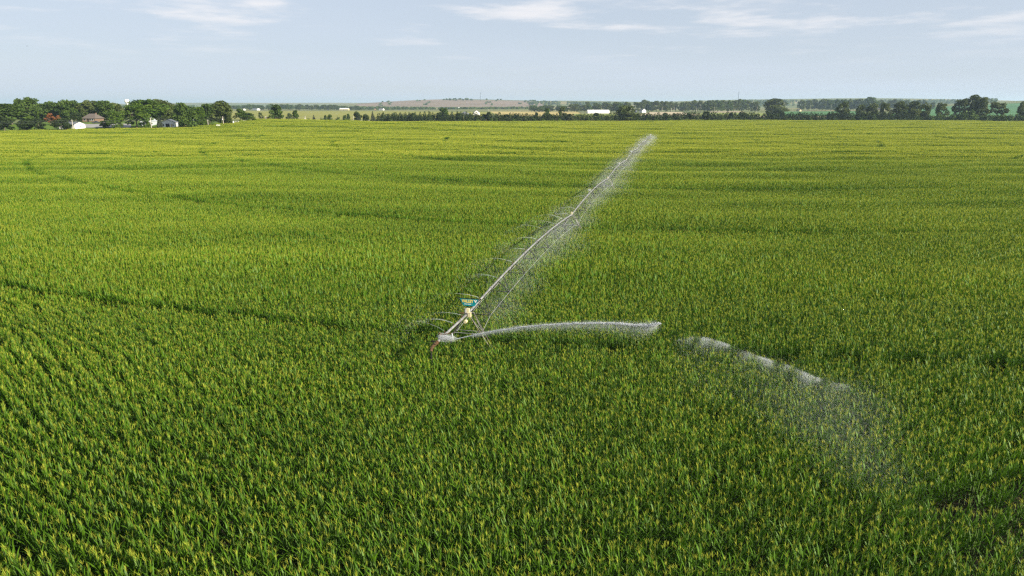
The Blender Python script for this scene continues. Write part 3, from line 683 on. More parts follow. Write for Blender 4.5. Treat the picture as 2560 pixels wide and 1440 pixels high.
# ------------------------------------------------------------------ trees
TM = dict(
    green=leaf_mat('tree_leaves_green', (0.036, 0.072, 0.014), (0.105, 0.160, 0.030), 0.25, 0.6, 0.12),
    olive=leaf_mat('tree_leaves_olive', (0.046, 0.070, 0.016), (0.120, 0.150, 0.040), 0.25, 0.6, 0.12),
    bright=leaf_mat('tree_leaves_bright', (0.042, 0.090, 0.011), (0.110, 0.170, 0.022), 0.3, 0.6, 0.12),
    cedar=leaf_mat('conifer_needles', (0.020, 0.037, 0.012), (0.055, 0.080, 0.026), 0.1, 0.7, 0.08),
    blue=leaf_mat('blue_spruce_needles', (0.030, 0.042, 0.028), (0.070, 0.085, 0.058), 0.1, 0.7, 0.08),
    red=leaf_mat('dark_red_leaves', (0.055, 0.018, 0.016), (0.120, 0.042, 0.034), 0.2, 0.6, 0.1),
    orange=leaf_mat('orange_brown_leaves', (0.16, 0.060, 0.022), (0.27, 0.115, 0.045), 0.2, 0.7, 0.08),
)
tg = np.random.default_rng(21)
def quads(Pc, size, g, up=0.3):
    n = len(Pc); N = g.normal(0, 1, (n, 3)); N[:, 2] += up; N /= np.linalg.norm(N, axis=1)[:, None]
    T = np.cross(N, g.normal(0, 1, (n, 3))); T /= np.linalg.norm(T, axis=1)[:, None]; Bq = np.cross(N, T)
    s = (g.uniform(0.7, 1.3, n)*size)[:, None]
    V = np.stack([Pc - T*s - Bq*s*0.55, Pc + T*s*0.9 - Bq*s*0.5, Pc + T*s + Bq*s*0.6, Pc - T*s*0.8 + Bq*s*0.5], 1).reshape(-1, 3)
    return V, np.arange(4*n).reshape(-1, 4)
def broad_crown(g, clumps=20, per=75, low=0.16, leaf=0.036, tall=1.0, gap=1.0):
    """unit tree: 1 high, about 1 wide; clumps of leaf faces with gaps between"""
    V, T = [], []
    for k in range(clumps):
        z = low + (0.94-low)*g.uniform(0.05, 1)**0.8; q = (z-low)/(1-low)
        rmax = 0.5*math.sin(math.pi*min(1, 0.22+0.74*q))**0.6*tall
        a = g.uniform(0, 6.28); r = rmax*math.sqrt(g.uniform(0.03, 1))*0.80
        c = np.array([math.cos(a)*r, math.sin(a)*r, min(z, 0.93)]); R_ = g.uniform(0.10, 0.185)*gap
        d = g.normal(0, 1, (per, 3)); d /= np.linalg.norm(d, axis=1)[:, None]; d *= (R_*g.uniform(0.45, 1.05, per)**0.6)[:, None]; d[:, 2] *= 0.72
        V.append(c+d); T.append(np.full(per, g.uniform(0.1, 0.8)) + g.uniform(-0.15, 0.2, per))
    P = np.vstack(V); T = np.concatenate(T); P[:, 2] = np.clip(P[:, 2], low*0.7, 1.0)
    Vq, Fq = quads(P, leaf, g); return Vq, Fq, np.repeat(np.clip(T, 0, 1), 4)
def cone_crown(g, n=950, leaf=0.036, low=0.03, full=0.75, ragged=0.12):
    """unit conifer: drooping whorls in a ragged cone"""
    z = low + (1-low)*(1-np.sqrt(g.uniform(0, 1, n))*0.999)
    prof = np.minimum(1, (1-z)**full*1.25+0.02)*0.5
    tier = 1 - ragged + ragged*np.abs(np.sin(z*28))
    a = g.uniform(0, 6.28, n); lob = 1 + 0.16*np.sin(a*5+z*9) + g.normal(0, 0.05, n)
    r = prof*tier*lob*np.sqrt(g.uniform(0.35, 1, n))
    P = np.stack([np.cos(a)*r, np.sin(a)*r, z-0.05*r], -1); P[:, 2] = np.clip(P[:, 2], 0.01, 1)
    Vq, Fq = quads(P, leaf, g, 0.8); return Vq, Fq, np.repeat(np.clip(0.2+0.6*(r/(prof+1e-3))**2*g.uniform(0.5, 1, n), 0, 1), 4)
def bush_crown(g, n=800, leaf=0.05):
    d = g.normal(0, 1, (n, 3)); d /= np.linalg.norm(d, axis=1)[:, None]; d[:, 2] = np.abs(d[:, 2])
    lob = 0.85 + 0.15*np.sin(d[:, 0]*5+1)*np.sin(d[:, 1]*6) + g.normal(0, 0.05, n)
    P = d*lob[:, None]*np.array([0.47, 0.47, 0.95])*(g.uniform(0.5, 1, n)**0.4)[:, None]
    Vq, Fq = quads(P, leaf, g); return Vq, Fq, np.repeat(g.uniform(0, 1, n), 4)
def trunk_mesh(g, top=0.6, r=0.022, limbs=5):
    mb = MB(); pts = [(0, 0, -0.03), (g.normal(0, .01), g.normal(0, .01), top*0.4), (g.normal(0, .03), g.normal(0, .03), top)]
    mb.tube(pts, [r*1.25, r*0.95, r*0.4], 6)
    for k in range(limbs):
        z = g.uniform(0.18, 0.45); a = g.uniform(0, 6.28); l = g.uniform(0.2, 0.34)
        mb.tube([(0, 0, z), (math.cos(a)*l*0.5, math.sin(a)*l*0.5, z+l*0.55), (math.cos(a)*l, math.sin(a)*l, z+l*1.0)], [r*0.55, r*0.4, r*0.15], 4)
    o = mb.build('trunk', M['bark'], None, link=False); me = o.data; bpy.data.objects.remove(o); return me
CR = {}
def crown_set(key, m, n, fn):
    CR[key] = [np_mesh('crown', *(lambda q: (q[0], q[1]))(fn(tg)), [TM[m]]) for _ in range(0)]
    for _ in range(n):
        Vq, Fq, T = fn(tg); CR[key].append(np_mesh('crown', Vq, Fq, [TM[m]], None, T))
crown_set('cottonwood', 'green', 5, lambda g: broad_crown(g, 44, 80, 0.10, 0.034))
crown_set('cotton_bright', 'bright', 3, lambda g: broad_crown(g, 38, 80, 0.12, 0.034))
crown_set('olive', 'olive', 4, lambda g: broad_crown(g, 36, 80, 0.11, 0.034))
crown_set('ragged', 'olive', 3, lambda g: broad_crown(g, 34, 60, 0.12, 0.032, 0.95, 0.78))
crown_set('oval', 'green', 3, lambda g: broad_crown(g, 34, 75, 0.04, 0.036, 0.95))
crown_set('cedar', 'cedar', 6, lambda g: cone_crown(g, 800, 0.05, 0.02, 0.55))
crown_set('spruce', 'blue', 3, lambda g: cone_crown(g, 1000, 0.045, 0.02, 0.85, 0.3))
crown_set('pine', 'cedar', 3, lambda g: broad_crown(g, 34, 70, 0.05, 0.036, 1.0))
crown_set('bush', 'green', 3, lambda g: bush_crown(g))
crown_set('redbush', 'red', 2, lambda g: bush_crown(g))
crown_set('orange', 'orange', 2, lambda g: broad_crown(g, 14, 75, 0.1, 0.045))
TRK = [trunk_mesh(tg) for _ in range(4)]; TRK_S = [trunk_mesh(tg, 0.75, 0.016, 0) for _ in range(2)]
CONE = ('cedar', 'spruce')
def tree(name, kind, u, vtop, wpx, d, label, group=None, cat='tree', vbase=None):
    """a tree at photo column U and distance D; its top shows at photo row VTOP"""
    x = X(u, d, 5.0); zg = float(terrain(x, d)); zt = Z(vtop, d); h = max(1.5, zt - zg); w = wpx*(d*cp+4)/F
    r = empty(name, (x, d, zg), label, cat, group, float(tg.uniform(0, 6.28))); r.scale = (w, w, h)
    obj('crown', CR[kind][int(tg.integers(len(CR[kind])))], r)
    if kind not in ('bush', 'redbush'): obj('trunk', (TRK_S if kind in CONE else TRK)[int(tg.integers(2 if kind in CONE else 4))], r)
    return r
T = tree
big = 'big shade trees of the farmstead'
T('shade_tree', 'cottonwood', 30, 260, 104, 530, 'large dark green tree at the end of the farmstead grove, beside the frame edge', big)
T('shade_tree', 'cottonwood', 74, 244, 72, 585, 'tall green tree rising above its neighbours left of the orange tree', big)
T('shade_tree', 'cottonwood', 132, 254, 56, 600, 'dark shade tree standing straight behind the orange brown tree', big)
T('shade_tree', 'cottonwood', 175, 248.5, 58, 590, 'tall shade tree behind the small white shed with the grey roof', big)
T('shade_tree', 'olive', 218, 251, 60, 600, 'wide green shade tree behind the brown roofed house', big)
T('shade_tree', 'cottonwood', 268, 252, 62, 595, 'wide shade tree over the brown house, next to the water tower', big)
T('shade_tree', 'cotton_bright', 342, 263, 74, 497, 'round bright green tree on the lawn in front of the water tower', big)
T('shade_tree', 'cotton_bright', 372, 247, 100, 570, 'huge bright green tree between the water tower and the white garage', big)
T('shade_tree', 'olive', 412, 252, 62, 585, 'green tree behind the white garage with the dark door', big)
T('shade_tree', 'cottonwood', 463, 258, 58, 490, 'dark round tree standing right of the white garage', big)
T('shade_tree', 'cotton_bright', 502, 268, 36, 505, 'slim bright green tree between two dark shade trees', big)
T('shade_tree', 'cottonwood', 525, 258, 50, 545, 'green tree with a leaning trunk behind the parked trailers', big)
T('shade_tree', 'olive', 556, 253, 58, 520, 'tall spreading tree behind the white cargo trailer', big)
T('shade_tree', 'olive', 574, 281, 22, 515, 'small low tree under the spreading tree beside the white tank', big)
for u, vt, w, lab in ((5, 266, 60, 'dark tree filling the frame edge behind the tall grove tree'), (104, 257, 52, 'grove tree between the tallest tree and the orange tree'), (154, 257, 46, 'grove tree in the gap right of the orange tree'), (197, 254, 50, 'grove tree between the shed and the brown house'), (243, 253, 50, 'grove tree just behind the chimney of the brown house'), (292, 258, 48, 'grove tree right under the water tower bulb'), (392, 249, 60, 'crown filling the grove behind the blue spruce'), (436, 262, 50, 'low crown filling the gap behind the white garage'), (486, 266, 46, 'low crown filling the gap right of the dark round tree'), (535, 262, 44, 'low crown filling the gap behind the cargo trailer')):
    T('grove_tree', ('cottonwood', 'olive')[int(tg.integers(2))], u, vt, w, 625+tg.uniform(-8, 8), lab, 'trees at the back of the farmstead grove')
T('lawn_tree', 'cotton_bright', 290, 279, 44, 488, 'low bright green tree shading the driveway on the lawn', None)
T('lawn_tree', 'cottonwood', 262, 301, 26, 500, 'small dark round tree beside the parked pickup', None)
T('lawn_tree', 'oval', 602, 272, 34, 560, 'taller lobed green tree right of the white tank', None)
T('lawn_tree', 'oval', 622, 282, 36, 552, 'low wide green tree beside the taller lobed tree', None)
T('lawn_tree', 'oval', 691, 262, 44, 606, 'tall rounded dense tree just right of the red shrub', None)
T('lawn_tree', 'ragged', 652, 281, 16, 900, 'small dark tree standing behind the red shrub', None)
T('lawn_tree', 'ragged', 724, 283, 26, 800, 'loose low tree beside the slim dark tree', None)
T('lawn_tree', 'oval', 740, 276, 20, 640, 'slim dark tree standing alone near the field corner', None)
T('orange_tree', 'orange', 127, 284, 28, 520, 'orange brown tree in front of the dark grove', None)
T('orange_tree', 'orange', 147, 289, 18, 523, 'smaller orange brown tree beside the taller orange one', None)
T('yard_shrub', 'redbush', 655, 291, 26, 612, 'purple red shrub, left half of the red pair', None, 'shrub')
T('yard_shrub', 'redbush', 670, 289.5, 24, 608, 'dark red shrub beside the tall rounded tree', None, 'shrub')
for u, vt, w, d, lab in ((10, 288, 52, 478, 'dull green pine at the field edge where the frame ends'), (62, 300, 44, 480, 'low broad pine with dark needles on the bright lawn'), (96, 296, 42, 479, 'wide dark pine left of the orange tree'), (152, 296, 46, 482, 'wide pine leaning over the white shed'), (168, 306, 26, 478, 'low pine bough partly hiding the white shed'), (192, 281, 30, 545, 'pointed green pine behind the white shed')):
    T('pine_tree', 'pine', u, vt, w, d, lab, 'pines along the lawn')
T('spruce_tree', 'spruce', 400, 289, 18, 484, 'grey blue spruce cone beside the white garage')
for u, vt, w, d, lab in ((785, 287, 14, 660, 'small dark spruce cone standing alone by the road'), (896, 284, 14, 690, 'dark spruce in front of the first windbreak tree'), (932, 278, 17, 692, 'grey green spruce just before the windbreak begins')):
    T('spruce_tree', 'spruce', u, vt, w, d, lab)
for u, vt, w, d, k, lab in ((771, 293, 12, 760, 'bush', 'small dark bush by the utility pole near the road'), (804, 292, 17, 690, 'bush', 'low round bush right of the lone spruce'), (813, 288, 12, 720, 'oval', 'small dark tree behind the low round bush'), (825, 286, 16, 672, 'oval', 'upright oval tree at the field corner'), (845, 289, 19, 690, 'bush', 'wide dark bush between two oval trees'), (862, 288, 13, 700, 'oval', 'small tree touching its bigger twin by the road'), (871, 285, 13, 706, 'oval', 'pale green small tree left of the utility pole'), (895, 279, 24, 720, 'pine', 'broad dark tree right of the utility pole by the road'), (915, 285, 18, 735, 'pine', 'dark low tree behind the grey green spruce')):
    T('roadside_tree', k, u, vt, w, d, lab, None)
# the windbreak: one row of cedars along the far edge of the field, thicker where it begins
u = 948.0; k = 0
while u < 2290:
    d = float(np.interp(u, EDGE_U, EDGE_D)) + 10 + tg.uniform(0, 4)
    vt = np.interp(u, [948, 1120, 1180, 1300, 1540, 1900, 2300], [282, 284, 282, 283, 282.5, 280, 283]) + tg.normal(0, 1.7)
    if not 1893 < u < 1905: T('cedar_tree', 'cedar' if tg.random() < 0.8 else 'pine', u, vt, tg.uniform(15, 22), d, 'dark cedar in the long windbreak row along the far edge of the corn', 'cedars of the windbreak')
    u += tg.uniform(6.2, 10.5)
for u in np.arange(958, 1190, 11.5): T('cedar_tree', 'cedar', u+tg.normal(0, 2), 279+tg.normal(0, 1.3)+(2 if u < 1000 else 0), tg.uniform(11, 15), 790+tg.uniform(0, 12), 'taller cedar in the second windbreak row, behind the first', 'taller cedars behind the windbreak')
for u in np.arange(2150, 2600, 13.0): T('thicket_shrub', 'bush', u+tg.normal(0, 3), 284.5+tg.normal(0, 1.8), tg.uniform(22, 34), float(np.interp(u, EDGE_U, EDGE_D))+10+tg.uniform(0, 5), 'dark green shrub in the thicket along the field edge under the cottonwoods', 'thicket shrubs along the field edge', 'shrub')
for u in np.arange(1150, 2300, 26.0): T('thicket_shrub', 'bush', u+tg.normal(0, 8), 294+tg.normal(0, 1.2), tg.uniform(12, 18), float(np.interp(u, EDGE_U, EDGE_D))+7, 'low green shrub at the foot of the cedar windbreak', 'low shrubs under the windbreak', 'shrub')
for u, vt, w, dd, k, lab in ((1108, 269.5, 34, 50, 'oval', 'round green tree rising out of the cedar windbreak'), (1367, 270, 24, 45, 'oval', 'dark oval tree rising out of the windbreak beyond the yellow field'), (1404, 264, 20, 70, 'ragged', 'pale slim tree rising behind the windbreak'), (1567, 264.5, 62, 16, 'olive', 'big spreading tree in front of the cedar windbreak'), (2105, 255, 42, 22, 'ragged', 'tall ragged tree at the start of the thick tree row'), (2152, 262, 30, 25, 'olive', 'first low tree of the thick row beyond the corn'), (2180, 258, 34, 24, 'olive', 'bright topped tree in the thick row beyond the corn'), (2212, 257, 38, 22, 'ragged', 'loose crowned tree in the middle of the thick row'), (2248, 254, 40, 20, 'olive', 'dense tree with pale stems in the thick row'), (2284, 254, 42, 19, 'olive', 'tall wide tree near the end of the thick row'), (2310, 257, 34, 20, 'olive', 'last tree of the thick row before the open green hill'), (2352, 257, 40, 24, 'ragged', 'ragged tree standing alone against the green hill'), (2398, 243, 46, 28, 'ragged', 'tall dark cottonwood with spiky top, left half of the tallest clump'), (2428, 238, 44, 30, 'olive', 'tallest cottonwood breaking the skyline'), (2450, 244, 40, 26, 'olive', 'leaning cottonwood at the right side of the tallest clump'), (2420, 271, 62, 17, 'bush', 'broad rounded tree in front of the tallest cottonwoods'), (2492, 252, 54, 40, 'ragged', 'pale spreading tree on the green hill side of the thicket'), (2555, 254, 30, 25, 'olive', 'dark tree cut by the frame edge at the end of the thicket')):
    T('row_tree', k, u, vt, w, float(np.interp(u, EDGE_U, EDGE_D))+dd, lab, 'trees along the far field edge')
# woods farther off, tree by tree where they can be told apart
def woods(us, vt, wr, d, kinds, label, group, jit=1.5):
    for u in us:
        if isinstance(vt, tuple): v = np.interp(u, vt[0], vt[1])
        else: v = vt
        T('woodland_tree', kinds[int(tg.integers(len(kinds)))], u+tg.normal(0, 3), v+tg.normal(0, jit), tg.uniform(*wr), d*tg.uniform(0.95, 1.06), label, group)
woods(np.arange(1470, 1895, 13), ([1470, 1560, 1640, 1700, 1780, 1890], [258, 256, 252, 253.5, 249, 250.5]), (20, 32), 1950, ('olive', 'cottonwood', 'ragged'), 'hazy tree in the long wood behind the white arched barn and the tan field', 'trees of the long hazy wood')
woods(np.arange(1330, 1480, 12), 263, (16, 26), 1950, ('olive', 'cottonwood'), 'hazy tree in the wood behind the yellow wheat field', 'trees of the wood behind the wheat')
T('woodland_tree', 'olive', 1938, 247, 66, 1250, 'big lone hazy tree standing before the far teal field')
T('woodland_tree', 'pine', 1945, 271, 30, 1050, 'dark low tree just above the windbreak before the big lone tree')
woods(np.arange(2010, 2155, 14), ([2010, 2070, 2150], [250, 249, 247]), (20, 32), 2150, ('olive', 'cottonwood'), 'hazy tree in the wood beyond the teal field', 'trees of the wood beyond the teal field')
T('woodland_tree', 'cottonwood', 2172, 242.5, 46, 2050, 'large domed hazy tree at the end of the wood beyond the teal field')
woods(np.arange(2190, 2330, 15), 252, (14, 24), 2300, ('olive',), 'small hazy tree beyond the thick tree row', 'small hazy trees beyond the thick row', 2)
woods(np.arange(580, 910, 9.5), ([580, 640, 700, 780, 850, 910], [265, 263, 261.5, 262, 265, 266]), (14, 25), 2700, ('cottonwood', 'olive'), 'hazy tree in the belt behind the far yellow green bean field', 'trees of the belt behind the bean field')
def mass(name, u0, u1, d, vt, label, dens=1.0, n=None):
    """a far-off wood that reads as one mass"""
    n = n or int((u1-u0)*0.5*dens); VV, TT = [], []
    for k in range(n):
        u = tg.uniform(u0, u1); dd = d*tg.uniform(0.93, 1.1); x = X(u, dd, 5); zg = float(terrain(x, dd)); v = np.interp(u, vt[0], vt[1]) if isinstance(vt, tuple) else vt
        h = max(6.0, Z(v + abs(tg.normal(0, 1.6)), dd) - zg); h = min(h, 26); w = 11*tg.uniform(0.7, 1.5)
        m_ = 34; q = tg.normal(0, 1, (m_, 3)); q /= np.linalg.norm(q, axis=1)[:, None]; q[:, 2] = q[:, 2]*0.5+0.52
        VV.append(np.array([x, dd, zg]) + q*np.array([w*0.5, w*0.5, h*0.95])); TT.append(np.full(m_, tg.uniform(0, 1)))
    P = np.vstack(VV); V, Fq = quads(P, 2.3*d/2600, tg); o = obj(name, np_mesh(name, V, Fq, [TM['green']], None, np.repeat(np.concatenate(TT), 4)))
    return tag(o, label, 'woods', kind='stuff')
mass('far_woods', 880, 1340, 3100, ([880, 1000, 1140, 1340], [266, 266, 268, 266]), 'low hazy woods below the reddish pasture hill', 1.3)
mass('far_woods', -200, 640, 4300, ([-200, 640], [261, 263]), 'thin blue line of woods on the horizon behind the farmstead')
mass('far_woods', 1320, 1560, 4600, ([1320, 1350, 1560], [253, 252, 256]), 'bluish woods along the ridge right of the reddish pasture')
mass('far_woods', 1860, 2400, 4300, ([1860, 1960, 2050, 2400], [249, 248, 250, 247]), 'blue woods on the hazy ridge under the open sky')
mass('far_woods', 1110, 1180, 5300, ([1110, 1180], [251.5, 252]), 'small wood on top of the reddish pasture hill')
for u0, u1, v in ((948, 985, 261.5), (1040, 1078, 259), (1212, 1252, 258.5), (1285, 1340, 257)): mass('far_woods', u0, u1, 4700, v, 'small dark patch of trees on the slope of the reddish pasture hill', n=9)
mass('far_woods', 2460, 2490, 2750, ([2460, 2490], [243, 244]), 'little clump of trees on top of the green hill', n=8)
# ------------------------------------------------------------------ buildings
def M2(px, d): return px*(d*cp+4)/F
def building(name, label, cat, u, d, w, l, hw, hr, rz, wallm, roofm, hip=0.0, over=0.35, doors=(), windows=(), chimney=None):
    """gable (or hipped) building, W across its front gable/eaves (local x), L deep (local y), front faces the camera at rz = 0;
    ridge runs along local y unless rz turns it"""
    x = X(u, d, 2); zg = float(terrain(x, d)); r = empty(name, (x, d, zg), label, cat, None, rz)
    a, b = w/2, l/2; mb = MB()
    mb.add([(-a, -b, -0.3), (a, -b, -0.3), (a, b, -0.3), (-a, b, -0.3), (-a, -b, hw), (a, -b, hw), (a, b, hw), (-a, b, hw)], [(0, 1, 5, 4), (1, 2, 6, 5), (2, 3, 7, 6), (3, 0, 4, 7)])
    if hip == 0: mb.add([(-a, -b, hw), (a, -b, hw), (0, -b, hw+hr-0.05), (-a, b, hw), (a, b, hw), (0, b, hw+hr-0.05)], [(0, 1, 2), (4, 3, 5)])
    mb.build('wall', wallm, r)
    A, B = a+over, b+over; z = hw-over*hr/a; mb = MB(); t = 0.12; hp = hip
    top = [(-A, -B, z), (A, -B, z), (A, B, z), (-A, B, z), (0, -B+hp, hw+hr), (0, B-hp, hw+hr)]
    lo = [(p[0], p[1], p[2]-t) for p in top]
    fs = [(0, 4, 5, 3), (4, 1, 2, 5), (9, 11, 10, 6), (11, 8, 7, 10), (0, 3, 9, 6), (1, 7, 8, 2)]
    fs += [(0, 1, 4), (2, 3, 5), (6, 10, 7), (8, 11, 9), (0, 6, 7, 1), (2, 8, 9, 3)] if hp else [(0, 6, 10, 4), (4, 10, 7, 1), (3, 5, 11, 9), (5, 2, 8, 11)]
    mb.add(top+lo, fs); ro = mb.build('roof', roofm, r)
    for (cx, cz, ww, hh, side, m) in doors:
        mb = MB()
        if side == 'f': mb.box((cx, -b-0.03, cz), (ww, 0.1, hh))
        else: mb.box((a+0.03 if side == 'r' else -a-0.03, cx, cz), (0.1, ww, hh))
        mb.build('door', m, r)
    for (cx, cz, ww, hh, side) in windows:
        fr = MB(); pn = MB()
        if side == 'f': fr.box((cx, -b-0.02, cz), (ww+0.2, 0.08, hh+0.2)); pn.box((cx, -b-0.05, cz), (ww, 0.08, hh))
        else:
            q = a if side == 'r' else -a; s_ = 1 if side == 'r' else -1
            fr.box((q+0.02*s_, cx, cz), (0.08, ww+0.2, hh+0.2)); pn.box((q+0.05*s_, cx, cz), (0.08, ww, hh))
        wo_ = fr.build('window', M['white'], r); pn.build('pane', M['glass'], wo_)
    if chimney:
        mb = MB(); mb.box((chimney[0], chimney[1], hw+hr*0.9), (0.7, 0.7, 1.8)); mb.build('chimney', M['brick'], ro)
    return r
building('white_shed', 'small white shed with a grey metal roof at the field edge', 'shed', 182, 496, 9, 13.5, 3.1, 1.6, R(76), M['white'], M['metalroof'], doors=((-2.6, 1.2, 2.4, 2.0, 'l', M['dark']),), windows=((2.5, 1.8, 0.9, 0.9, 'l'), (0, 1.7, 1.0, 1.0, 'f')))
building('brown_house', 'low brown house with a hipped grey brown shingle roof under the trees', 'house', 236, 556, 12.0, 10, 2.9, 3.2, R(90), M['brick'], M['shingle'], hip=3.4, over=0.7, doors=((0.5, 1.1, 1.1, 2.2, 'l', M['dark']),), windows=((-3, 1.6, 1.4, 1.3, 'l'), (3, 1.6, 1.4, 1.3, 'l'), (-1.4, 1.6, 1.2, 1.3, 'l')), chimney=(0.6, -2.5))
building('grey_house', 'pale grey gabled house half hidden behind a utility pole', 'house', 374, 520, 8.0, 10, 3.2, 2.6, R(6), M['greysid'], M['greysid'], doors=((2.2, 1.1, 1.1, 2.2, 'f', M['dark']),), windows=((-1.6, 1.6, 1.1, 1.5, 'f'), (0.5, 1.6, 0.8, 1.3, 'f'), (0, 4.0, 0.8, 0.9, 'f')))
building('white_garage', 'white gabled garage with an open dark doorway and pale roof', 'garage', 426, 508, 9.4, 13, 3.6, 1.9, R(15), M['white'], M['metalroof'], doors=((-0.2, 1.35, 2.5, 2.6, 'f', M['dark']), (2.4, 1.2, 1.0, 2.2, 'f', M['tan'])), windows=((-2.9, 1.7, 0.8, 1.2, 'f'), (3.4, 1.7, 0.6, 1.1, 'f'), (0, 1.7, 1.2, 1.1, 'r')))
far_sheds = [(640, 2520, 26, 14, 4.5, 3, 60, 'white', 'metalroof', 'long white shed behind the red shrub across the bean field'), (861, 2480, 32, 14, 4.5, 3.2, 80, 'tan', 'white', 'cream walled long shed beyond the bean field'), (611, 2450, 12, 9, 4, 3, 20, 'offwhite', 'metalroof', 'small pale house half hidden by the lobed green tree'), (938, 2400, 10, 8, 4.2, 3, 10, 'brick', 'shingle', 'small brown house beside two white sheds across the bean field'), (954, 2420, 16, 10, 4, 3, 70, 'white', 'metalroof', 'white shed beside the small brown house across the bean field'), (820, 2600, 10, 8, 3.6, 2.8, 15, 'offwhite', 'shingle', 'tiny pale house in the tree belt behind the bean field'), (901, 3300, 20, 12, 5, 3.5, 80, 'white', 'white', 'bright white barn alone at the foot of the reddish hill'), (1146, 3150, 20, 12, 5, 3.5, 75, 'white', 'white', 'bright white roof over the dark windbreak, before the hill'), (1191, 1350, 9, 12, 5.2, 4.0, 12, 'white', 'metalroof', 'white gabled farmhouse behind the dark windbreak'), (1607, 1750, 11, 12, 5.5, 4.6, 25, 'offwhite', 'metalroof', 'pale house with a steep hipped roof before the long wood'), (1997, 2050, 12, 8, 3.5, 2.4, 30, 'tan', 'shingle', 'tan house at the edge of the wood beyond the teal field'), (2197, 2200, 14, 8, 4, 2.4, 40, 'tan', 'shingle', 'tan roof showing over the thick tree row')]
for (u, d, w, l, hw, hr, rz, wm, rm, lab) in far_sheds:
    building('far_building', lab, 'building', u, d, l, w, hw, hr, R(rz), M[wm], M[rm], windows=((-1.2, 1.8, 1.0, 1.2, 'f'), (1.2, 1.8, 1.0, 1.2, 'f')), doors=((0, 1.2, 1.6, 2.3, 'l', M['dark']),))
def arched_barn(name, label, u, d, w, l, h, rz):
    x = X(u, d, 2); r = empty(name, (x, d, float(terrain(x, d))), label, 'barn', None, rz); mb = MB(); n = 12; sec = []
    for k in range(n+1):
        a = math.pi*k/n; sec.append((-math.cos(a)*w/2, math.sin(a)**0.8*h))
    V = [(p[0], y, p[1]-0.1) for y in (-l/2, l/2) for p in sec]
    mb.add(V, [(k, k+1, n+1+k+1, n+1+k) for k in range(n)]); mb.build('roof', M['white'], r, smooth=True)
    mb = MB(); mb.add([(p[0]*0.98, y, p[1]*0.98-0.1) for y in (-l/2+0.1, l/2-0.1) for p in sec], [tuple(range(n+1)), tuple(range(n+1, 2*n+2))[::-1]]); mb.build('wall', M['offwhite'], r)
    mb = MB(); mb.box((0, -l/2, h*0.33), (w*0.28, 0.3, h*0.66)); mb.build('door', M['greysid'], r)
arched_barn('arched_barn', 'very long white arched barn lying before the hazy wood', 1495, 1650, 13, 52, 8, R(-82))
def grain_bin(label, u, d, rad, hw, hr):
    x = X(u, d, 2); r = empty('grain_bin', (x, d, float(terrain(x, d))), label, 'grain bin'); mb = MB()
    mb.tube([(0, 0, -0.2), (0, 0, hw)], rad, 24); mb.build('wall', M['metalroof'], r); mb = MB(); mb.tube([(0, 0, hw), (0, 0, hw+hr)], [rad*1.03, rad*0.1], 24); mb.tube([(0, 0, hw+hr-0.1), (0, 0, hw+hr+0.4)], rad*0.12, 10); mb.build('roof', M['metalroof'], r)
grain_bin('wide low grey grain bin behind the dark windbreak', 1162, 1320, 8.0, 4.2, 2.6)
grain_bin('small round grain bin left of the far pale house', 1590, 1760, 3.0, 4.5, 1.6)
# water tower
x = X(318, 1300, 20); r = empty('water_tower', (x, 1300, float(terrain(x, 1300))), 'white water tower bulb showing over the treetops', 'water tower')
zt = Z(247.5, 1300); mb = MB(); k = 14
prof = [(0, zt), (1.8, zt-0.3), (3.4, zt-1.4), (4.3, zt-3.2), (4.3, zt-4.6), (3.2, zt-6.4), (1.6, zt-8.0), (1.2, zt-9.5)]
mb.tube([(0, 0, p[1]) for p in prof], [max(0.05, p[0]) for p in prof], 18); mb.build('tank', M['white'], r, smooth=True)
mb = MB(); mb.tube([(0, 0, -0.5), (0, 0, 2), (0, 0, zt-9.4)], [2.2, 1.1, 1.1], 14); mb.build('stem', M['white'], r)
def mast(label, u, d, vt):
    x = X(u, d, 2); zg = float(terrain(x, d)); h = Z(vt, d)-zg; r = empty('radio_mast', (x, d, zg), label, 'radio mast'); mb = MB(); s_ = d*0.00022
    cs = [(s_*1.6, 0), (-s_*0.8, s_*1.4), (-s_*0.8, -s_*1.4)]
    for c_ in cs: mb.tube([(c_[0], c_[1], -0.5), (c_[0]*0.6, c_[1]*0.6, h)], s_*0.3, 4)
    for q in range(24):
        z0_, z1_ = h*q/24, h*(q+1)/24
        for e in range(3): a_, b_ = cs[e], cs[(e+1) % 3]; mb.tube([(a_[0]*0.9, a_[1]*0.9, z0_), (b_[0]*0.9, b_[1]*0.9, z1_)], s_*0.16, 3)
    mb.build('lattice', M['dsteel'], r); mb = MB(); mb.tube([(0, 0, h-1), (0, 0, h*1.06)], s_*0.3, 4); mb.build('antenna', M['dsteel'], r)
mast('tall thin lattice mast on the reddish pasture hill', 1201, 4900, 231)
mast('thin lattice mast rising over the long hazy wood', 1844, 3000, 229)
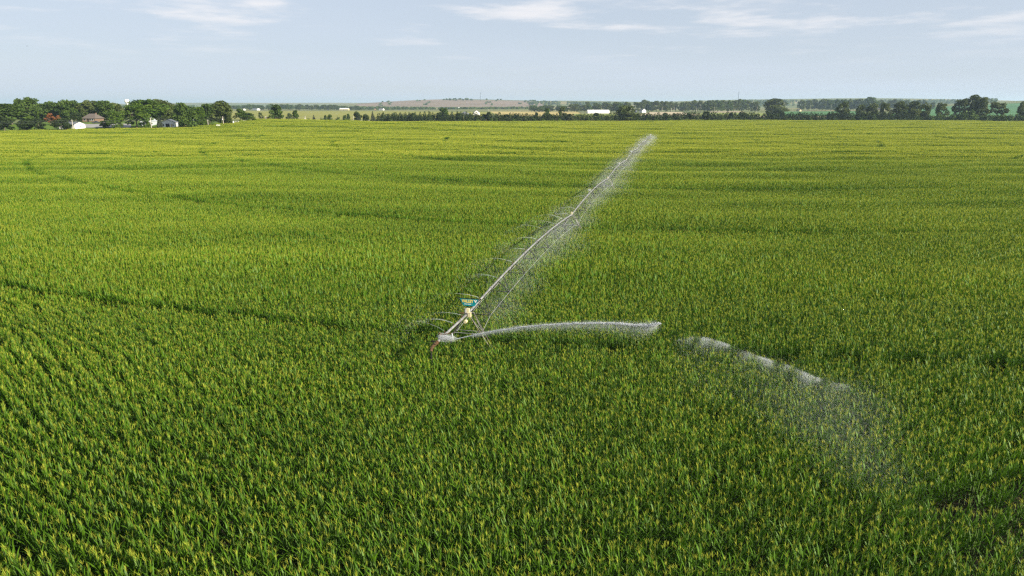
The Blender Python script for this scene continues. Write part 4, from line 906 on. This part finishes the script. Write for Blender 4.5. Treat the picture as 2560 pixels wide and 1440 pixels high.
# ------------------------------------------------------------------ poles and wires
pole_list = [(183, 299, 327, 476, 'first utility pole, in front of the white shed'), (379, 294, 325, 484, 'pale utility pole with a lamp, in front of the grey house'), (521, 299, 319, 505, 'slim utility pole between the trailers and the trees'), (560, 291, 318, 512, 'leaning utility pole with a lamp beside the white cargo trailer'), (666, 290, 311, 575, 'utility pole in front of the dark red shrub'), (764, 290, 310, 640, 'utility pole with a pale transformer by the road'), (884, 290, 306, 675, 'thin utility pole before the windbreak begins')]
tops = []
for i_, (u, vt, vb, d, lab) in enumerate(pole_list):
    x = X(u, d, 4); zg = float(terrain(x, d)); h = Z(vt, d)-zg; r = empty('utility_pole', (x, d, zg), lab, 'utility pole'); ln = 0.25 if 'leaning' in lab else 0.03
    mb = MB(); mb.tube([(0, 0, -0.3), (-ln*h*0.15, 0, h)], [0.26, 0.2], 7); mb.build('pole', M['wood'], r)
    mb = MB(); mb.box((-ln*h*0.14, 0, h-0.5), (1.8, 0.12, 0.14)); mb.build('crossarm', M['wood'], r)
    if 'lamp' in lab or 'transformer' in lab:
        mb = MB(); mb.tube([(-ln*h*0.12-0.4, 0, h*0.68), (-ln*h*0.12-0.4, 0, h*0.68+0.9)], 0.32, 10); mb.build('transformer', M['white'], r)
    if 'slim' not in lab: tops.append(Vector((x-ln*h*0.14, d, zg+h-0.4)))
x = X(-260, 470, 4); tops = [Vector((x, 468, float(terrain(x, 468))+8.0))] + tops
for off, lab in ((0.8, 'upper utility wire sagging from pole to pole past the farmstead'), (-0.9, 'lower utility wire sagging from pole to pole past the farmstead')):
    mb = MB()
    for a, b in zip(tops[:-1], tops[1:]):
        dz = 0.0 if off > 0 else -1.1
        mb.tube([a.lerp(b, s)+UP*(dz-1.0*4*s*(1-s)) for s in np.linspace(0, 1, 9)], 0.045, 3, caps=False)
    tag(mb.build('utility_wire', M['metalroof']), lab, 'wire', 'utility wires')
for u, vt, d in ((1222, 273, 1500), (1322, 268, 1900), (1655, 268, 1500), (1679, 270, 1480), (1685, 268, 1520), (1741, 269, 1560), (1786, 267, 1600), (1892, 266, 1500), (1982, 264, 1900), (2026, 263, 1950), (2077, 261, 1950)):
    x = X(u, d, 4); zg = float(terrain(x, d)); h = max(9.0, Z(vt, d)-zg); r = empty('distant_pole', (x, d, zg), 'pale distant utility pole standing before the hazy woods', 'utility pole', 'distant utility poles')
    mb = MB(); mb.tube([(0, 0, -0.3), (0, 0, h)], 0.26, 5); mb.build('pole', M['wood'], r); mb = MB(); mb.box((0, 0, h-0.8), (2.2, 0.2, 0.2)); mb.build('crossarm', M['wood'], r)
# ------------------------------------------------------------------ vehicles and yard things
def car(label, u, d, rz, paint, kind='pickup', s=1.0):
    x = X(u, d, 1); r = empty('parked_pickup' if kind == 'pickup' else 'parked_car', (x, d, float(terrain(x, d))+0.05), label, 'pickup' if kind == 'pickup' else 'car', None, rz); r.scale = (s, s, s)
    hw = 0.95
    if kind == 'pickup': side = [(-2.7, .45), (2.7, .45), (2.75, .8), (2.6, 1.08), (1.2, 1.15), (0.75, 1.8), (-0.55, 1.82), (-0.75, 1.12), (-2.7, 1.1)]
    else: side = [(-2.2, .4), (2.2, .4), (2.25, .75), (2.1, .95), (1.1, 1.02), (0.5, 1.5), (-1.3, 1.52), (-2.0, 1.0), (-2.25, .9)]
    n = len(side); mb = MB(); mb.add([(p[0], -hw, p[1]) for p in side]+[(p[0], hw, p[1]) for p in side], [tuple(range(n)), tuple(range(n, 2*n))[::-1]]+[(k, n+k, n+(k+1) % n, (k+1) % n) for k in range(n)])
    mb.build('body', paint, r)
    mb = MB(); x1, x0 = (0.65, -0.45) if kind == 'pickup' else (0.4, -1.3)
    for y in (-hw-0.01, hw+0.01): mb.add([(x0, y, 1.2), (x1+0.25, y, 1.2), (x1-0.05, y, 1.68 if kind == 'pickup' else 1.42), (x0+0.05, y, 1.68 if kind == 'pickup' else 1.42)], [(0, 1, 2, 3)])
    mb.build('side_window', M['glass'], r)
    for wx in (-1.6, 1.65):
        for wy in (-hw, hw):
            mb = MB(); mb.tube([(wx, wy-0.11, .37), (wx, wy+0.11, .37)], 0.37, 12); w = mb.build('wheel', M['rubber'], r)
            mb = MB(); mb.tube([(wx, wy-0.125, .37), (wx, wy+0.125, .37)], 0.2, 10); mb.build('rim', M['metalroof'], w)
    for wy in (-0.65, 0.65): mb = MB(); mb.box((2.72, wy, 0.85), (0.08, 0.35, 0.16)); mb.build('headlight', M['white'], r)
car('dark pickup parked beside the brown house', 243, 530, R(14), M['carblack'])
car('dark car parked beside the white cargo trailer', 563, 520, R(8), M['carblack'], 'car', 1.15)
car('second dark car under the tree behind the cargo trailer', 574, 527, R(15), M['carblack'], 'car')
car('dark pickup between the blue white camper and the trees', 487, 528, R(170), M['carblack'])
car('dark red pickup under the spreading tree', 515, 530, R(5), M['carred'])
def trailer(label, u, d, rz, w, l, h, m, nm='cargo_trailer', cat='trailer'):
    x = X(u, d, 1); r = empty(nm, (x, d, float(terrain(x, d))+0.03), label, cat, None, rz); mb = MB(); a, b = l/2, w/2; z0_, z1_ = 0.55, 0.55+h
    mb.add([(-a, -b, z0_), (a, -b, z0_), (a, b, z0_), (-a, b, z0_), (-a, -b, z1_-0.1), (a, -b, z1_-0.1), (a, b, z1_-0.1), (-a, b, z1_-0.1), (-a+.1, -b+.12, z1_), (a-.1, -b+.12, z1_), (a-.1, b-.12, z1_), (-a+.1, b-.12, z1_)],
           [(3, 2, 1, 0), (0, 1, 5, 4), (1, 2, 6, 5), (2, 3, 7, 6), (3, 0, 4, 7), (4, 5, 9, 8), (5, 6, 10, 9), (6, 7, 11, 10), (7, 4, 8, 11), (8, 9, 10, 11)]); mb.build('body', m, r)
    for wx in (-0.45, 0.45):
        for wy in (-b, b): mb = MB(); mb.tube([(wx, wy-0.1, .35), (wx, wy+0.1, .35)], 0.35, 12); mb.build('wheel', M['rubber'], r)
    mb = MB(); mb.tube([(a, -0.5, .5), (a+1.1, 0, .5)], 0.05, 5); mb.tube([(a, 0.5, .5), (a+1.1, 0, .5)], 0.05, 5); mb.tube([(a+1.0, 0, 0.0), (a+1.0, 0, .7)], 0.05, 6); mb.build('hitch', M['dsteel'], r)
    mb = MB(); mb.box((-a-0.01, 0, z0_+h*0.45), (0.04, w*0.75, h*0.75)); mb.build('door', M['offwhite'], r)
trailer('white cargo trailer standing at the field edge with its end in shade', 546.5, 502, R(118), 2.6, 5.0, 2.1, M['white'])
trailer('low tan trailer parked under the dark tree', 459, 505, R(15), 2.2, 4.2, 1.2, M['tan'])
trailer('blue white camper parked under the trees', 478, 535, R(20), 2.5, 6.2, 2.5, M['greysid'], 'camper')
trailer('second pale camper behind the slim utility pole', 497, 538, R(30), 2.5, 5.5, 2.5, M['offwhite'], 'camper')
trailer('red brown wagon beside the white shed', 205, 484, R(10), 2.0, 3.6, 0.7, M['rust'], 'farm_wagon', 'wagon')
x = X(582, 522, 2); r = empty('white_tank', (x, 522, float(terrain(x, 522))), 'white fuel tank raised on a stand right of the cargo trailer', 'tank')
mb = MB(); mb.tube([(-1.3, 0, 2.3), (-1.15, 0, 2.3), (1.15, 0, 2.3), (1.3, 0, 2.3)], [0.9, 1.15, 1.15, 0.9], 16); mb.build('tank', M['white'], r, smooth=True)
for wx in (-0.9, 0.9):
    for wy in (-0.6, 0.6): mb = MB(); mb.tube([(wx, wy, -0.1), (wx, wy*0.8, 1.4)], 0.07, 5); mb.build('leg', M['dsteel'], r)
for u, d, lab in ((686, 585, 'small white marker box at the field corner by the rounded tree'), (779, 655, 'small pale box at the foot of the utility pole by the road'), (742, 640, 'small pale box under the slim dark tree')):
    x = X(u, d, 1); r = empty('utility_box', (x, d, float(terrain(x, d))), lab, 'utility box'); mb = MB(); mb.box((0, 0, 2.0), (1.3, 0.9, 1.1)); mb.build('cabinet', M['offwhite'], r); mb = MB(); mb.tube([(0, 0, -0.2), (0, 0, 1.5)], 0.12, 6); mb.build('post', M['wood'], r)
fr_ = empty('board_fence', (X(630, 545, 0), 545, 0), 'low white post and rail fence at the edge of the farm lawn', 'fence'); fo = tuple(fr_.location)
fp = [Vector((X(u, d, 0), d, 0)) for u, d in zip(np.linspace(592, 684, 15), np.linspace(531, 590, 15))]
for p in fp: p.z = float(terrain(p.x, p.y))
for p in fp: mb = MB(); mb.box((p.x, p.y, p.z+1.2), (0.32, 0.32, 2.8)); mb.build('post', M['white'], fr_, fo)
for a, b in zip(fp[:-1], fp[1:]):
    for h_ in (1.5, 2.3): mb = MB(); mb.tube([a+UP*h_, b+UP*h_], 0.05, 4); mb.build('rail', M['wood'], fr_, fo)
# ------------------------------------------------------------------ birds
def bird(label, u, v, d, span, rz, flap):
    z = Z(v, d); r = empty('bird', (X(u, d, z), d, z), label, 'bird', None, rz); mb = MB(); s_ = span
    mb.tube([(-.28*s_, 0, 0), (-.16*s_, 0, .01*s_), (0, 0, .02*s_), (.16*s_, 0, .015*s_), (.24*s_, 0, .01*s_), (.29*s_, 0, 0)], [.012*s_, .04*s_, .065*s_, .05*s_, .035*s_, .008*s_], 8)
    mb.add([(-.2*s_, -.03*s_, 0), (-.2*s_, .03*s_, 0), (-.38*s_, .07*s_, .005*s_), (-.38*s_, -.07*s_, .005*s_)], [(0, 1, 2, 3)]); mb.build('body', M['bird'], r, smooth=True)
    for q in (1, -1):
        mb = MB(); mb.add([(.12*s_, .04*s_*q, .03*s_), (-.1*s_, .04*s_*q, .03*s_), (-.1*s_, .25*s_*q, .03*s_+.12*s_*flap), (.1*s_, .25*s_*q, .04*s_+.12*s_*flap), (-.06*s_, .5*s_*q, .03*s_+.15*s_*flap), (.02*s_, .5*s_*q, .035*s_+.15*s_*flap)], [(0, 3, 2, 1), (3, 5, 4, 2)]); mb.build('wing', M['bird'], r)
bird('dark bird gliding in the pale sky above the farmstead', 67, 115, 150, 0.62, R(-20), -0.2)
bird('tiny dark bird high over the long hazy wood', 1727, 183, 190, 0.42, R(60), 0.6)
# ------------------------------------------------------------------ air
bx = MB(); bx.box((0, 0, 60), (34000, 34000, 126)); hz = bx.build('haze', [])
hm = bpy.data.materials.new('summer_haze'); hm.use_nodes = True; t = hm.node_tree; t.nodes.clear()
pv = nd(t, 'ShaderNodeVolumePrincipled'); pv.inputs['Color'].default_value = (0.60, 0.79, 1.0, 1); pv.inputs['Density'].default_value = 0.00007; pv.inputs['Anisotropy'].default_value = 0.2
mo = nd(t, 'ShaderNodeOutputMaterial'); t.links.new(pv.outputs[0], mo.inputs['Volume']); hz.data.materials.append(hm); tag(hz, kind='stuff')
